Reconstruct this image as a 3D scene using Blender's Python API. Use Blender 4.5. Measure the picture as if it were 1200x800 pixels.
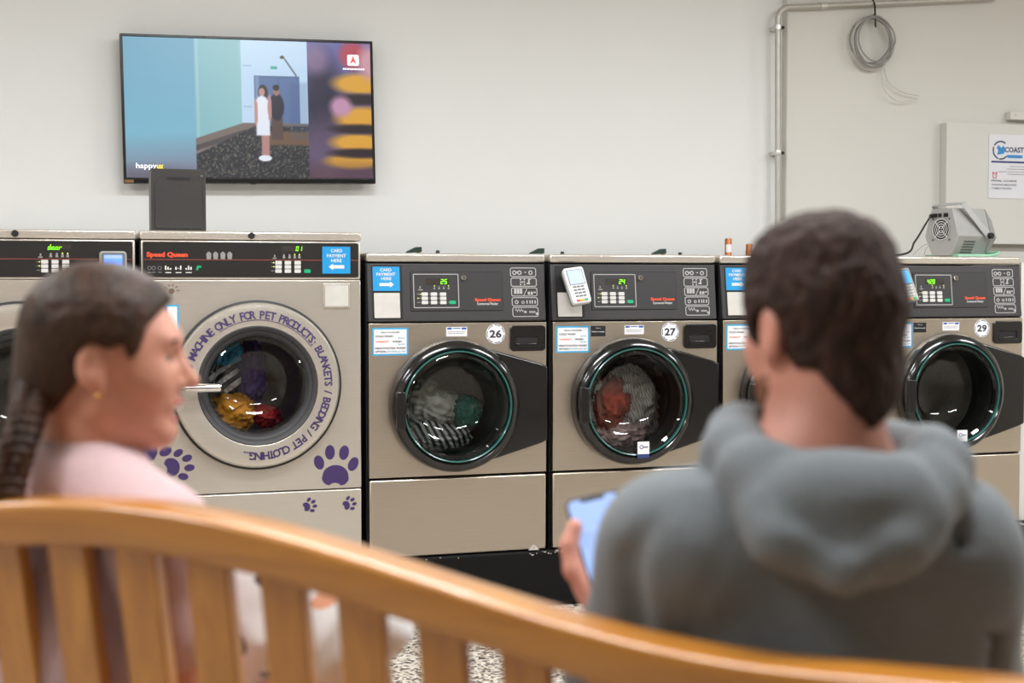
import bpy, bmesh, math, random
import numpy as np
from mathutils import Vector, Matrix, Euler

random.seed(7); np.random.seed(7)
for o in list(bpy.data.objects): bpy.data.objects.remove(o)
SC = bpy.context.scene
COL = SC.collection
PI = math.pi

# ------------------------------------------------------------------ camera
FPX = 1667.0                       # focal length in pixels of the 1200x800 frame (50 mm on 36 mm)
YAW, PITCH = 0.3047, -0.0419
CAM = np.array([0.0, -5.037, 1.22])
cam_d = bpy.data.cameras.new('camera'); cam = bpy.data.objects.new('camera', cam_d); COL.objects.link(cam)
cam_d.sensor_width = 36.0; cam_d.lens = FPX / 1200 * 36.0
cam.location = CAM; cam.rotation_euler = (PI/2 + PITCH, 0, -YAW)
cam_d.clip_start = 0.05
cam_d.dof.use_dof = True; cam_d.dof.focus_distance = 5.35; cam_d.dof.aperture_fstop = 3.4
SC.camera = cam

# ------------------------------------------------------------------ world, exposure
w = bpy.data.worlds.new('world'); SC.world = w; w.use_nodes = True
bg = w.node_tree.nodes['Background']; bg.inputs[0].default_value = (0.9, 0.93, 1, 1); bg.inputs[1].default_value = 0.05
SC.view_settings.view_transform = 'Standard'; SC.view_settings.look = 'None'
SC.view_settings.gamma = 1.0; SC.view_settings.use_curve_mapping = False
SC.view_settings.exposure = 0.0
LAMP_W = 47.5                      # watts of each ceiling troffer
LAMP_COL = (0.945, 0.985, 1.025)
LAMP_XY = [(-1.6,-1.5),(0.9,-1.5),(3.4,-1.5),(5.9,-1.5), (-1.6,-3.6),(0.9,-3.6),(3.4,-3.6),(5.9,-3.6)]
CEIL = 2.95

# pixel -> world helpers (a pixel gives a direction, the surface it lies on gives the distance)
_f = np.array([math.sin(YAW)*math.cos(PITCH), math.cos(YAW)*math.cos(PITCH), math.sin(PITCH)])
_r = np.array([math.cos(YAW), -math.sin(YAW), 0.0]); _u = np.cross(_r, _f)
_fh = np.array([math.sin(YAW), math.cos(YAW), 0.0])
def ray(u, v): return _f + (u-600)/FPX*_r - (v-400)/FPX*_u
def at(u, v, y=0.0):               # point on the plane world-y = y
    d = ray(u, v); return CAM + (y-CAM[1])/d[1]*d
def cz(u, v, Z): return CAM + Z*ray(u, v)
def camf(u, v, Z):                 # the same in a frame turned with the camera: right, ahead, up (camera foot at 0)
    p = cz(u, v, Z) - CAM; return np.array([p@_r, p@_fh, p[2]+CAM[2]])

# ------------------------------------------------------------------ materials
def srgb(c):
    if isinstance(c, str): c = [int(c[i:i+2], 16)/255 for i in (0, 2, 4)]
    return tuple(x/12.92 if x <= .04045 else ((x+.055)/1.055)**2.4 for x in c)
MATS = {}
def mat(name, col, rough=.5, metal=0., var=.06, vscale=12., bump=0., bscale=60., stretch=(1,1,1), emit=None, estr=1., trans=0., coat=0., sss=0., spec=.5, sheen=0.):
    if name in MATS: return MATS[name]
    m = bpy.data.materials.new(name); m.use_nodes = True; N = m.node_tree.nodes; L = m.node_tree.links
    b = N['Principled BSDF']; c = srgb(col)
    b.inputs['Roughness'].default_value = rough; b.inputs['Metallic'].default_value = metal
    b.inputs['Specular IOR Level'].default_value = spec
    if trans: b.inputs['Transmission Weight'].default_value = trans
    if coat: b.inputs['Coat Weight'].default_value = coat; b.inputs['Coat Roughness'].default_value = .06
    if sss: b.inputs['Subsurface Weight'].default_value = sss; b.inputs['Subsurface Radius'].default_value = (.012, .005, .003)
    if sheen: b.inputs['Sheen Weight'].default_value = sheen
    tc = N.new('ShaderNodeTexCoord'); mp = N.new('ShaderNodeMapping'); L.new(tc.outputs['Object'], mp.inputs[0])
    mp.inputs['Scale'].default_value = stretch
    n = N.new('ShaderNodeTexNoise'); n.inputs['Scale'].default_value = vscale; n.inputs['Detail'].default_value = 3
    L.new(mp.outputs[0], n.inputs['Vector'])
    r = N.new('ShaderNodeValToRGB'); L.new(n.outputs['Fac'], r.inputs[0])
    r.color_ramp.elements[0].position = .3; r.color_ramp.elements[1].position = .7
    r.color_ramp.elements[0].color = tuple(max(0, x*(1-var)) for x in c)+(1,)
    r.color_ramp.elements[1].color = tuple(min(1, x*(1+var)) for x in c)+(1,)
    L.new(r.outputs[0], b.inputs['Base Color'])
    if bump:
        n2 = N.new('ShaderNodeTexNoise'); n2.inputs['Scale'].default_value = bscale; n2.inputs['Detail'].default_value = 2
        L.new(mp.outputs[0], n2.inputs['Vector'])
        bp = N.new('ShaderNodeBump'); bp.inputs['Strength'].default_value = bump; bp.inputs['Distance'].default_value = .01
        L.new(n2.outputs['Fac'], bp.inputs['Height']); L.new(bp.outputs[0], b.inputs['Normal'])
    if emit:
        b.inputs['Emission Color'].default_value = srgb(emit)+(1,); b.inputs['Emission Strength'].default_value = estr
    MATS[name] = m; return m

mat('wall', 'e4e4e2', .75, var=.012, vscale=1.5, bump=.05, bscale=180)
mat('wall_cream', 'd3d0c9', .7, var=.012, vscale=1.5, bump=.04, bscale=180)
mat('ceiling', 'e8e6e0', .8, var=.01)
mat('rear_wall', 'cac3bb', .8, var=.03)
mat('side_wall', 'd8d2c6', .8, var=.03)
mat('plinth', '0d0b0a', .65, var=.15, bump=.1, spec=.2)
mat('chip', 'b8b2a8', .8, var=.2, vscale=90)
def steel(name, col, rough, wob=.02, st=(1, 1, 40), ws=2.6, metal=1.):
    m = mat(name, col, rough, metal, var=.035, vscale=9, stretch=st)
    N = m.node_tree.nodes; L = m.node_tree.links; b = N['Principled BSDF']
    tc = N.new('ShaderNodeTexCoord'); n = N.new('ShaderNodeTexNoise'); n.inputs['Scale'].default_value = ws; n.inputs['Detail'].default_value = 1
    L.new(tc.outputs['Object'], n.inputs['Vector'])
    mp = N.new('ShaderNodeMapping'); mp.inputs['Scale'].default_value = st; L.new(tc.outputs['Object'], mp.inputs[0])
    n2 = N.new('ShaderNodeTexNoise'); n2.inputs['Scale'].default_value = 60; n2.inputs['Detail'].default_value = 2; L.new(mp.outputs[0], n2.inputs['Vector'])
    ad = N.new('ShaderNodeMath'); ad.operation = 'MULTIPLY_ADD'; ad.inputs[1].default_value = .0002; L.new(n2.outputs['Fac'], ad.inputs[0]); 
    mu = N.new('ShaderNodeMath'); mu.operation = 'MULTIPLY'; mu.inputs[1].default_value = wob; L.new(n.outputs['Fac'], mu.inputs[0]); L.new(mu.outputs[0], ad.inputs[2])
    bp = N.new('ShaderNodeBump'); bp.inputs['Strength'].default_value = 1; bp.inputs['Distance'].default_value = 1.0
    L.new(ad.outputs[0], bp.inputs['Height']); L.new(bp.outputs[0], b.inputs['Normal'])
    return m
steel('steel', 'cbc0b2', .30, .006)
steel('steel_pale', 'd6cfc4', .24, .014, ws=2.2, metal=.7)
steel('steel_trim', 'e0d8cd', .25, .003, metal=.75)
mat('chrome', 'e8e6e4', .08, 1., var=.01)
mat('drum', 'b5b0aa', .42, .6, var=.12, vscale=70)
mat('cabinet', '26262a', .5, var=.08)
mat('cabinet_black', '0f0e10', .6, var=.08)
mat('fascia', '363435', .42, var=.04, vscale=30, bump=.03, bscale=300)
mat('fascia_plate', '323031', .38, var=.04, vscale=30)
mat('fascia_dark', '232120', .33, var=.05, vscale=30)
mat('recess', '141213', .6, var=.05)
mat('door_black', '141213', .16, var=.05, coat=.4)
mat('rubber', '3a393a', .55, var=.08)
mat('rubber_dark', '161515', .5, var=.08)
mat('teal', '2c5f58', .2, var=.05, coat=.3)
mat('print_white', 'd9d8d6', .6, var=.02)
mat('print_grey', '8d8a88', .6, var=.04)
mat('line_white', 'b0aeac', .5, var=.03)
mat('brand_red', 'e4502f', .5, var=.02)
mat('red_line', '8e4139', .5, var=.03)
mat('key_white', 'cfccc8', .5, var=.03)
mat('key_green', '14a673', .45, var=.03)
mat('key_red', 'd2493c', .45, var=.03)
mat('key_yellow', 'dba32c', .45, var=.03)
mat('key_blue', '5668a0', .45, var=.03)
mat('display', '3a3431', .2, var=.1, vscale=50)
mat('digit', '7cff10', .4, emit='86ff08', estr=1.6)
mat('led', 'b8d81c', .4, emit='c8e020', estr=.9)
mat('sign_blue', '1792cf', .45, var=.02)
mat('sticker_edge', '3aa3d4', .5, var=.02)
mat('sticker_white', 'e9e7e8', .5, var=.015)
mat('ink', '2a2838', .6, var=.05)
mat('ink_grey', '77757c', .6, var=.05)
mat('ink_teal', '5b9fae', .6, var=.05)
mat('ink_red', 'e58a72', .6, var=.05)
mat('ink_navy', '2c3a72', .6, var=.05)
mat('ink_blue', '2c56a5', .6, var=.05)
mat('purple', '3d2a5c', .5, var=.05)
mat('brown_mark', '6b5148', .5, var=.05)
mat('plate_grey', 'c9c4bd', .55, var=.05, vscale=25)
mat('terminal_white', 'e6e6e6', .35, var=.02)
mat('terminal_grey', '6d6e70', .4, var=.04)
mat('terminal_silver', 'a3a19d', .4, .4, var=.04)
mat('lcd', '9fb0cc', .3, emit='aebfe0', estr=.40)
mat('lcd_blue', '5a8dff', .3, emit='5c90ff', estr=.9)
mat('lcd_cyan', '4da4dd', .3, emit='58aee4', estr=.6)
mat('tv_black', '0b0b0c', .22, var=.05)
mat('tv_badge', '8c6a46', .35, .6, var=.05)
mat('box_black', '343130', .42, var=.06, vscale=40, bump=.03, bscale=300)
mat('conduit', 'b9b6ae', .4, .55, var=.06)
mat('clip', 'd5d3cf', .3, .9, var=.05)
mat('cable_grey', '8e8c88', .5, var=.1)
mat('cable_pale', 'c2bfb9', .5, var=.05)
mat('cable_black', '151314', .45, var=.05)
mat('valve_green', '1f3a2f', .4, var=.1)
mat('copper', 'a8673f', .38, .85, var=.12, vscale=40)
mat('brass', 'a9834a', .35, .9, var=.1)
mat('fog_body', '9b9a97', .5, .15, var=.04, vscale=20, bump=.03, bscale=400)
mat('fog_end', 'a9a9a7', .5, .1, var=.04, vscale=20)
mat('mint', '8fbfa2', .5, var=.06)
mat('paper', 'dedde2', .6, var=.01)
mat('logo_blue', '2d86c6', .5, var=.04)
mat('logo_navy', '2a3757', .5, var=.04)
mat('logo_red', 'c4546c', .5, var=.04)
mat('skin_f', 'cc8f78', .45, var=.05, vscale=25, sss=.12, bump=.02, bscale=400)
mat('skin_m', 'c98a76', .5, var=.07, vscale=25, sss=.12, bump=.02, bscale=400)
mat('lip', 'bd6f66', .4, var=.05)
mat('tooth', 'eeeae2', .25, var=.02)
mat('eye', 'e8e4de', .15, var=.02)
mat('iris', '4a3526', .15, var=.1)
mat('hair_f', '351f10', .5, var=.45, vscale=60, stretch=(1,.12,.5), bump=.3, bscale=130, spec=.28)
mat('hair_m', '33211a', .62, var=.5, vscale=90, stretch=(1,1,.35), bump=.6, bscale=150, spec=.18)
mat('brow', '3f2a1d', .7, var=.2, vscale=90)
mat('beard', '7d4a2b', .7, var=.35, vscale=120, bump=.5, bscale=220)
mat('hoodie', '6a6f72', .9, var=.07, vscale=160, bump=.12, bscale=500, sheen=.15)
mat('pink', 'c8a9aa', .85, var=.04, vscale=120, bump=.08, bscale=420, sheen=.1)
mat('jeans', '23283a', .85, var=.15, vscale=150, bump=.1, bscale=500)
mat('jeans_grey', '4b4c55', .85, var=.15, vscale=150, bump=.1, bscale=500)
mat('shoe', 'd8d4ce', .6, var=.05)
mat('gold', 'd8b060', .2, 1., var=.03)
mat('phone_body', '201d22', .25, var=.05)
mat('phone_screen', '6f86b4', .2, emit='a8c4f4', estr=.62)
mat('phone_line', '8fa4d0', .3, emit='8fa4d8', estr=.6)
mat('lamp_body', 'dedede', .5, var=.02)
mat('diffuser', 'f4f0e8', .4, var=.01, emit='fff4e4', estr=2.0)
for nm, c, b in (('cl_white','c9c6c0',.3),('cl_grey','6f6c69',.3),('cl_dark','2a2829',.3),('cl_green','3f7f72',.25),('cl_rust','9c4a38',.25),('cl_pinkish','b79a97',.3),
                 ('cl_yellow','d69526',.25),('cl_purple','5a467e',.25),('cl_blue','3e9fc0',.25),('cl_red','b8322c',.25)):
    mat(nm, c, .85, var=.12, vscale=30, bump=b, bscale=35)

def wood():
    m = bpy.data.materials.new('wood'); m.use_nodes = True; N = m.node_tree.nodes; L = m.node_tree.links; b = N['Principled BSDF']
    tc = N.new('ShaderNodeTexCoord'); mp = N.new('ShaderNodeMapping'); mp.inputs['Scale'].default_value = (2.2, 22, 22); L.new(tc.outputs['Object'], mp.inputs[0])
    n = N.new('ShaderNodeTexNoise'); n.inputs['Scale'].default_value = 2.2; n.inputs['Detail'].default_value = 6; n.inputs['Distortion'].default_value = .7; L.new(mp.outputs[0], n.inputs[0])
    r = N.new('ShaderNodeValToRGB'); L.new(n.outputs['Fac'], r.inputs[0])
    r.color_ramp.elements[0].position = .25; r.color_ramp.elements[0].color = srgb('a9661a')+(1,)
    r.color_ramp.elements[1].position = .75; r.color_ramp.elements[1].color = srgb('c98628')+(1,)
    L.new(r.outputs[0], b.inputs['Base Color']); b.inputs['Roughness'].default_value = .40
    b.inputs['Coat Weight'].default_value = 1.0; b.inputs['Coat Roughness'].default_value = .14
    MATS['wood'] = m
    m2 = m.copy(); m2.name = 'wood_slat'; m2.node_tree.nodes['Mapping'].inputs['Scale'].default_value = (22, 22, 2.2); MATS['wood_slat'] = m2
wood()
def terrazzo():
    m = bpy.data.materials.new('terrazzo'); m.use_nodes = True; N = m.node_tree.nodes; L = m.node_tree.links; b = N['Principled BSDF']
    tc = N.new('ShaderNodeTexCoord')
    v = N.new('ShaderNodeTexVoronoi'); v.inputs['Scale'].default_value = 95; L.new(tc.outputs['Object'], v.inputs['Vector'])
    sp = N.new('ShaderNodeSeparateColor'); L.new(v.outputs['Color'], sp.inputs[0])
    r = N.new('ShaderNodeValToRGB'); r.color_ramp.interpolation = 'CONSTANT'; L.new(sp.outputs[0], r.inputs[0])
    e = r.color_ramp.elements; e[0].position = 0; e[0].color = srgb('3b3531')+(1,); e[1].position = .2; e[1].color = srgb('837a70')+(1,)
    for p, c in ((.36,'c9bfb1'),(.7,'d8d0c4'),(.9,'a8988a')):
        x = e.new(p); x.color = srgb(c)+(1,)
    L.new(r.outputs[0], b.inputs['Base Color']); b.inputs['Roughness'].default_value = .35
    MATS['terrazzo'] = m
terrazzo()
def glass(name, tint, refl=1.0, rough=.02):
    m = bpy.data.materials.new(name); m.use_nodes = True; N = m.node_tree.nodes; L = m.node_tree.links
    for n in list(N):
        if n.type != 'OUTPUT_MATERIAL': N.remove(n)
    out = N['Material Output'] if 'Material Output' in N else [n for n in N if n.type == 'OUTPUT_MATERIAL'][0]
    t = N.new('ShaderNodeBsdfTransparent'); t.inputs[0].default_value = srgb(tint)+(1,)
    g = N.new('ShaderNodeBsdfGlossy'); g.inputs['Roughness'].default_value = rough
    fr = N.new('ShaderNodeFresnel'); fr.inputs[0].default_value = 1.5
    mu = N.new('ShaderNodeMath'); mu.operation = 'MULTIPLY'; mu.inputs[1].default_value = refl; L.new(fr.outputs[0], mu.inputs[0])
    mx = N.new('ShaderNodeMixShader'); L.new(mu.outputs[0], mx.inputs[0]); L.new(t.outputs[0], mx.inputs[1]); L.new(g.outputs[0], mx.inputs[2])
    L.new(mx.outputs[0], out.inputs[0]); MATS[name] = m
glass('glass', 'eef2f0', 1.0); glass('glass_pet', 'f0f0f2', 1.0)
def screen_mat():
    m = bpy.data.materials.new('tv_picture'); m.use_nodes = True; N = m.node_tree.nodes; L = m.node_tree.links; b = N['Principled BSDF']
    a = N.new('ShaderNodeAttribute'); a.attribute_name = 'picture'
    b.inputs['Base Color'].default_value = (.01, .01, .012, 1); b.inputs['Roughness'].default_value = .25
    L.new(a.outputs['Color'], b.inputs['Emission Color']); b.inputs['Emission Strength'].default_value = 1.0
    MATS['tv_picture'] = m
screen_mat()
def print_cloth():
    m = bpy.data.materials.new('print_cloth'); m.use_nodes = True; N = m.node_tree.nodes; L = m.node_tree.links; b = N['Principled BSDF']
    tc = N.new('ShaderNodeTexCoord')
    n = N.new('ShaderNodeTexNoise'); n.inputs['Scale'].default_value = 9; n.inputs['Detail'].default_value = 1; L.new(tc.outputs['Object'], n.inputs[0])
    ad = N.new('ShaderNodeMixRGB'); ad.inputs[0].default_value = .12; L.new(tc.outputs['Object'], ad.inputs[1]); L.new(n.outputs['Color'], ad.inputs[2])
    v = N.new('ShaderNodeTexVoronoi'); v.inputs['Scale'].default_value = 17; L.new(ad.outputs[0], v.inputs['Vector'])
    lt = N.new('ShaderNodeMath'); lt.operation = 'LESS_THAN'; lt.inputs[1].default_value = .33; L.new(v.outputs['Distance'], lt.inputs[0])
    sp = N.new('ShaderNodeSeparateColor'); L.new(v.outputs['Color'], sp.inputs[0])
    r = N.new('ShaderNodeValToRGB'); r.color_ramp.interpolation = 'CONSTANT'; L.new(sp.outputs[0], r.inputs[0])
    e = r.color_ramp.elements; W = srgb('e9e8e6')+(1,)
    e[0].position = 0; e[0].color = srgb('e2a07e')+(1,); e[1].position = .2; e[1].color = srgb('8a9099')+(1,)
    for p, c in ((.36, 'e08a52'), (.48, '3a3032'), (.56, 'e9e8e6')):
        x = e.new(p); x.color = srgb(c)+(1,)
    mx = N.new('ShaderNodeMixRGB'); mx.inputs[1].default_value = W; L.new(lt.outputs[0], mx.inputs[0]); L.new(r.outputs[0], mx.inputs[2])
    L.new(mx.outputs[0], b.inputs['Base Color']); b.inputs['Roughness'].default_value = .85
    MATS['print_cloth'] = m
print_cloth()

# ------------------------------------------------------------------ mesh helpers
class MB:
    def __init__(s): s.v = []; s.f = []
    def add(s, v, f):
        o = len(s.v); s.v += [tuple(map(float, p)) for p in v]; s.f += [tuple(i+o for i in q) for q in f]; return s
    def box(s, x0, x1, y0, y1, z0, z1):
        return s.add([(x0,y0,z0),(x1,y0,z0),(x1,y1,z0),(x0,y1,z0),(x0,y0,z1),(x1,y0,z1),(x1,y1,z1),(x0,y1,z1)],
                     [(0,3,2,1),(4,5,6,7),(0,1,5,4),(1,2,6,5),(2,3,7,6),(3,0,4,7)])
    def prism(s, pts, y0, y1):     # polygon in (x,z), front at y0 (towards -y), back at y1
        n = len(pts); a = sum(pts[i][0]*pts[(i+1)%n][1]-pts[(i+1)%n][0]*pts[i][1] for i in range(n))
        if a < 0: pts = pts[::-1]
        v = [(x,y0,z) for x,z in pts]+[(x,y1,z) for x,z in pts]
        return s.add(v, [tuple(range(n)), tuple(range(2*n-1,n-1,-1))]+[(i,i+n,(i+1)%n+n,(i+1)%n) for i in range(n)])
    def frame(s, outer, inner, y0, y1):  # ring between two polygons of equal length
        n = len(outer)
        v = [(x,y0,z) for x,z in outer]+[(x,y0,z) for x,z in inner]+[(x,y1,z) for x,z in outer]+[(x,y1,z) for x,z in inner]
        f = []
        for i in range(n):
            j = (i+1)%n
            f += [(i,j,n+j,n+i),(2*n+i,3*n+i,3*n+j,2*n+j),(i,2*n+i,2*n+j,j),(n+i,n+j,3*n+j,3*n+i)]
        return s.add(v, f)
    def lathe(s, prof, c=(0,0), n=64, a0=0, a1=2*PI):   # profile of (radius, y), axis along y through (x,z)=c
        full = abs(a1-a0-2*PI) < 1e-6; m = n if full else n+1; k = len(prof); v = []
        for i in range(m):
            a = a0+(a1-a0)*i/n
            for r, y in prof: v.append((c[0]+r*math.cos(a), y, c[1]+r*math.sin(a)))
        f = []
        for i in range(n):
            j = (i+1)%m
            for q in range(k-1): f.append((i*k+q, j*k+q, j*k+q+1, i*k+q+1))
        return s.add(v, f)
    def tube(s, pts, r, n=8, cap=True, closed=False):
        P = [Vector(p) for p in pts]; m = len(P); v = []; f = []
        rr = r if isinstance(r, (list, tuple)) else [r]*m
        up = Vector((0,0,1)); prev = None
        for i, p in enumerate(P):
            t = (P[(i+1)%m]-P[i-1]) if closed else (P[min(i+1,m-1)]-P[max(i-1,0)])
            t.normalize()
            if prev is None:
                a = t.cross(up)
                if a.length < .1: a = t.cross(Vector((1,0,0)))
            else: a = prev-t*prev.dot(t)
            a.normalize(); prev = a; b = t.cross(a)
            for k in range(n):
                an = 2*PI*k/n; q = p+(a*math.cos(an)+b*math.sin(an))*rr[i]; v.append(q)
        for i in range(m if closed else m-1):
            j = (i+1)%m
            for k in range(n): f.append((i*n+k, i*n+(k+1)%n, j*n+(k+1)%n, j*n+k))
        if cap and not closed: f += [tuple(range(n-1,-1,-1)), tuple(range((m-1)*n, m*n))]
        return s.add(v, f)
    def cyl(s, p0, p1, r, n=20): return s.tube([p0, p1], r, n)
    def xform(s, M):
        s.v = [tuple(M @ Vector(p)) for p in s.v]; return s
    def mesh(s, name, smooth=True, angle=32):
        me = bpy.data.meshes.new(name); me.from_pydata(s.v, [], s.f); me.update()
        bm = bmesh.new(); bm.from_mesh(me); bmesh.ops.recalc_face_normals(bm, faces=bm.faces[:]); bm.to_mesh(me); bm.free()
        if smooth:
            me.polygons.foreach_set('use_smooth', [True]*len(me.polygons)); me.set_sharp_from_angle(angle=math.radians(angle))
        return me
def link(name, me, m=None, parent=None, loc=(0,0,0), rot=(0,0,0), bevel=0, seg=2):
    o = bpy.data.objects.new(name, me); COL.objects.link(o); o.location = loc; o.rotation_euler = rot
    if m is not None and me is not None:
        mm = MATS[m] if isinstance(m, str) else m
        if len(me.materials) == 0: me.materials.append(mm)
        elif me.materials[0] != mm:
            o.material_slots[0].link = 'OBJECT'; o.material_slots[0].material = mm
    if parent: o.parent = parent
    if bevel:
        b = o.modifiers.new('bevel', 'BEVEL'); b.width = bevel; b.segments = seg; b.limit_method = 'ANGLE'; b.angle_limit = math.radians(35)
    return o
def obj(name, mb, m, parent=None, loc=(0,0,0), rot=(0,0,0), bevel=0, seg=2, angle=32): return link(name, mb.mesh(name, angle=angle), m, parent, loc, rot, bevel, seg)
def thing(name, label, cat, loc=(0,0,0), rotz=0, group=None):
    o = bpy.data.objects.new(name, None); COL.objects.link(o); o.empty_display_size = .1
    o.location = loc; o.rotation_euler = (0,0,rotz); tag(o, label, cat, group); return o
def tag(o, label, cat, group=None):
    o['label'] = label; o['category'] = cat
    if group: o['group'] = group
    return o
def struct(name, mb, m, bevel=0, parent=None):
    o = obj(name, mb, m, parent, bevel=bevel)
    if not parent: o['kind'] = 'structure'
    return o
def rrect(x0, x1, z0, z1, r, n=5):
    p = []
    for cx, cy, a in ((x1-r,z0+r,-PI/2),(x1-r,z1-r,0),(x0+r,z1-r,PI/2),(x0+r,z0+r,PI)):
        for i in range(n+1):
            t = a+PI/2*i/n; p.append((cx+r*math.cos(t), cy+r*math.sin(t)))
    return p
def circ(cx, cz_, r, n=40, sx=1, sz=1, rot=0): 
    c, s = math.cos(rot), math.sin(rot)
    return [(cx+r*(sx*math.cos(2*PI*i/n)*c-sz*math.sin(2*PI*i/n)*s), cz_+r*(sx*math.cos(2*PI*i/n)*s+sz*math.sin(2*PI*i/n)*c)) for i in range(n)]
_tc = {}
def text_flat(s, bold=0.0):
    key = (s, bold)
    if key not in _tc:
        cu = bpy.data.curves.new('t', 'FONT'); cu.body = s; cu.size = 1; cu.resolution_u = 2; cu.offset = bold
        ob = bpy.data.objects.new('t', cu); COL.objects.link(ob)
        me = ob.to_mesh(); v = [(p.co.x, p.co.y) for p in me.vertices]; f = [tuple(p.vertices) for p in me.polygons]
        ob.to_mesh_clear(); bpy.data.objects.remove(ob); bpy.data.curves.remove(cu)
        _tc[key] = (v, f)
    return _tc[key]
def text_mb(s, x0, x1, z0, z1, y, bold=0.0, keep=False, align='c', mb=None):
    """lettering fitted into a box (keep: natural width, fitted to the height)"""
    mb = mb or MB(); v, f = text_flat(s, bold)
    if not v: return mb
    a = np.array(v); lo = a.min(0); hi = a.max(0); sz = (z1-z0)/(hi[1]-lo[1]); sx = (x1-x0)/(hi[0]-lo[0])
    if keep: sx = min(sz, sx)
    wd = (hi[0]-lo[0])*sx; xs = {'c': (x0+x1)/2-wd/2, 'l': x0, 'r': x1-wd}[align]
    return mb.add([(xs+(p[0]-lo[0])*sx, y, z0+(p[1]-lo[1])*sz) for p in v], f)
SEG = {'0':'abcdef','1':'bc','2':'abged','4':'fgbc','5':'afgcd','d':'bcdeg','o':'cdeg','r':'eg'}
def seven(s, x0, x1, z0, z1, y, slant=.14):
    mb = MB(); n = len(s); pw = (x1-x0)/n; h = z1-z0
    for i, ch in enumerate(s):
        a = x0+i*pw+pw*.1; b = x0+(i+1)*pw-pw*.16; t = h*.065; m = (z0+z1)/2
        R = {'a':(a,b,z1-2*t,z1),'d':(a,b,z0,z0+2*t),'g':(a,b,m-t,m+t),'f':(a,a+2*t,m,z1),'e':(a,a+2*t,z0,m),'b':(b-2*t,b,m,z1),'c':(b-2*t,b,z0,m)}
        for q in SEG[ch]:
            xa, xb, za, zb = R[q]; e = h*.02
            mb.prism([(xa+e+(za-z0)*slant,za+e),(xb-e+(za-z0)*slant,za+e),(xb-e+(zb-z0)*slant,zb-e),(xa+e+(zb-z0)*slant,zb-e)], y, y+.0006)
    return mb
def plate_hole(x0, x1, z0, z1, cx, cz_, r, y0, y1, n=72):
    ang = sorted([2*PI*i/n for i in range(n)]+[math.atan2(z-cz_, x-cx)%(2*PI) for x in (x0,x1) for z in (z0,z1)])
    out = []; inn = []
    for a in ang:
        c, s = math.cos(a), math.sin(a); t = 1e9
        if c > 1e-9: t = min(t, (x1-cx)/c)
        if c < -1e-9: t = min(t, (x0-cx)/c)
        if s > 1e-9: t = min(t, (z1-cz_)/s)
        if s < -1e-9: t = min(t, (z0-cz_)/s)
        out.append((cx+c*t, cz_+s*t)); inn.append((cx+c*r, cz_+s*r))
    return MB().frame(out, inn, y0, y1)
# ==================================================================== PART 2 SETTING
WY = 0.95                          # back wall plane
XL, XR, YB = -3.2, 7.4, -8.4
struct('floor', MB().box(XL, XR, YB, WY+.1, -.05, 0), 'terrazzo')
struct('ceiling', MB().box(XL, XR, YB, WY+.1, CEIL, CEIL+.06), 'ceiling')
x_step = at(921, 150, WY-.04)[0]
struct('wall_back', MB().box(XL, x_step, WY, WY+.1, 0, CEIL), 'wall')
struct('wall_back_step', MB().box(x_step, XR, WY-.045, WY+.1, 0, CEIL), 'wall_cream', bevel=.006)
struct('wall_left', MB().box(XL-.1, XL, YB, WY+.1, 0, CEIL), 'side_wall')
struct('wall_right', MB().box(XR, XR+.1, YB, WY+.1, 0, CEIL), 'side_wall')
struct('wall_rear', MB().box(XL, XR, YB-.1, YB, 0, CEIL), 'rear_wall')
# raised board on the right part of the wall, with the poster
xb = at(1109, 200, WY-.10)[0]; zb0 = at(1150, 286, WY-.10)[2]; zb1 = at(1112, 143, WY-.10)[2]
struct('trim_1', MB().box(xb, XR-.5, WY-.10, WY-.046, zb0, zb1), 'wall_cream', bevel=.004)
# machine plinth
PT = .212
struct('plinth', MB().box(-2.6, 5.2, -.012, WY-.05, 0, PT), 'plinth', bevel=.008)
chm = MB(); _rg = random.Random(9)
for i in range(46):
    u = _rg.choice([_rg.gauss(635, 14), _rg.gauss(1185, 8), _rg.uniform(430, 1195)]); x = at(u, 640, 0)[0]; w_ = _rg.uniform(.002, .012); z = PT-_rg.uniform(0, .012)
    chm.box(x, x+w_, -.0128, -.0118, z-_rg.uniform(.002, .005), z)
chm_o = obj('paint_chip', chm, 'chip', bpy.data.objects['plinth']); chm_o['kind'] = 'stuff'
xm = at(1198.4, 450, .01)[0]
struct('trim_2', MB().box(xm, xm+.75, .03, .06, PT, 1.30), 'wall_cream')

# ceiling troffers: housing, diffuser, and the light they give
for i, (x, y) in enumerate(LAMP_XY):
    rows = ['washers', 'bench'][i//4]; cols = ['leftmost', 'second', 'third', 'rightmost'][i%4]
    t = thing('ceiling_light', f'white ceiling troffer, {cols} in the row above the {rows}', 'ceiling light', (x, y, CEIL), 0, 'ceiling troffers')
    obj('housing', MB().frame([(-.62,-.17),(.62,-.17),(.62,.17),(-.62,.17)], [(-.6,-.15),(.6,-.15),(.6,.15),(-.6,.15)], 0, .06).xform(Matrix.Rotation(PI/2, 4, 'X')), 'lamp_body', t, (0,0,-.06))
    obj('diffuser', MB().box(-.6, .6, -.15, .15, -.03, -.02), 'diffuser', t)
    ld = bpy.data.lights.new('troffer_light', 'AREA'); ld.shape = 'RECTANGLE'; ld.size = 1.18; ld.size_y = .28; ld.energy = LAMP_W; ld.color = LAMP_COL
    lo = bpy.data.objects.new('troffer_light', ld); COL.objects.link(lo); lo.location = (0,0,-.065); lo.parent = t

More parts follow.
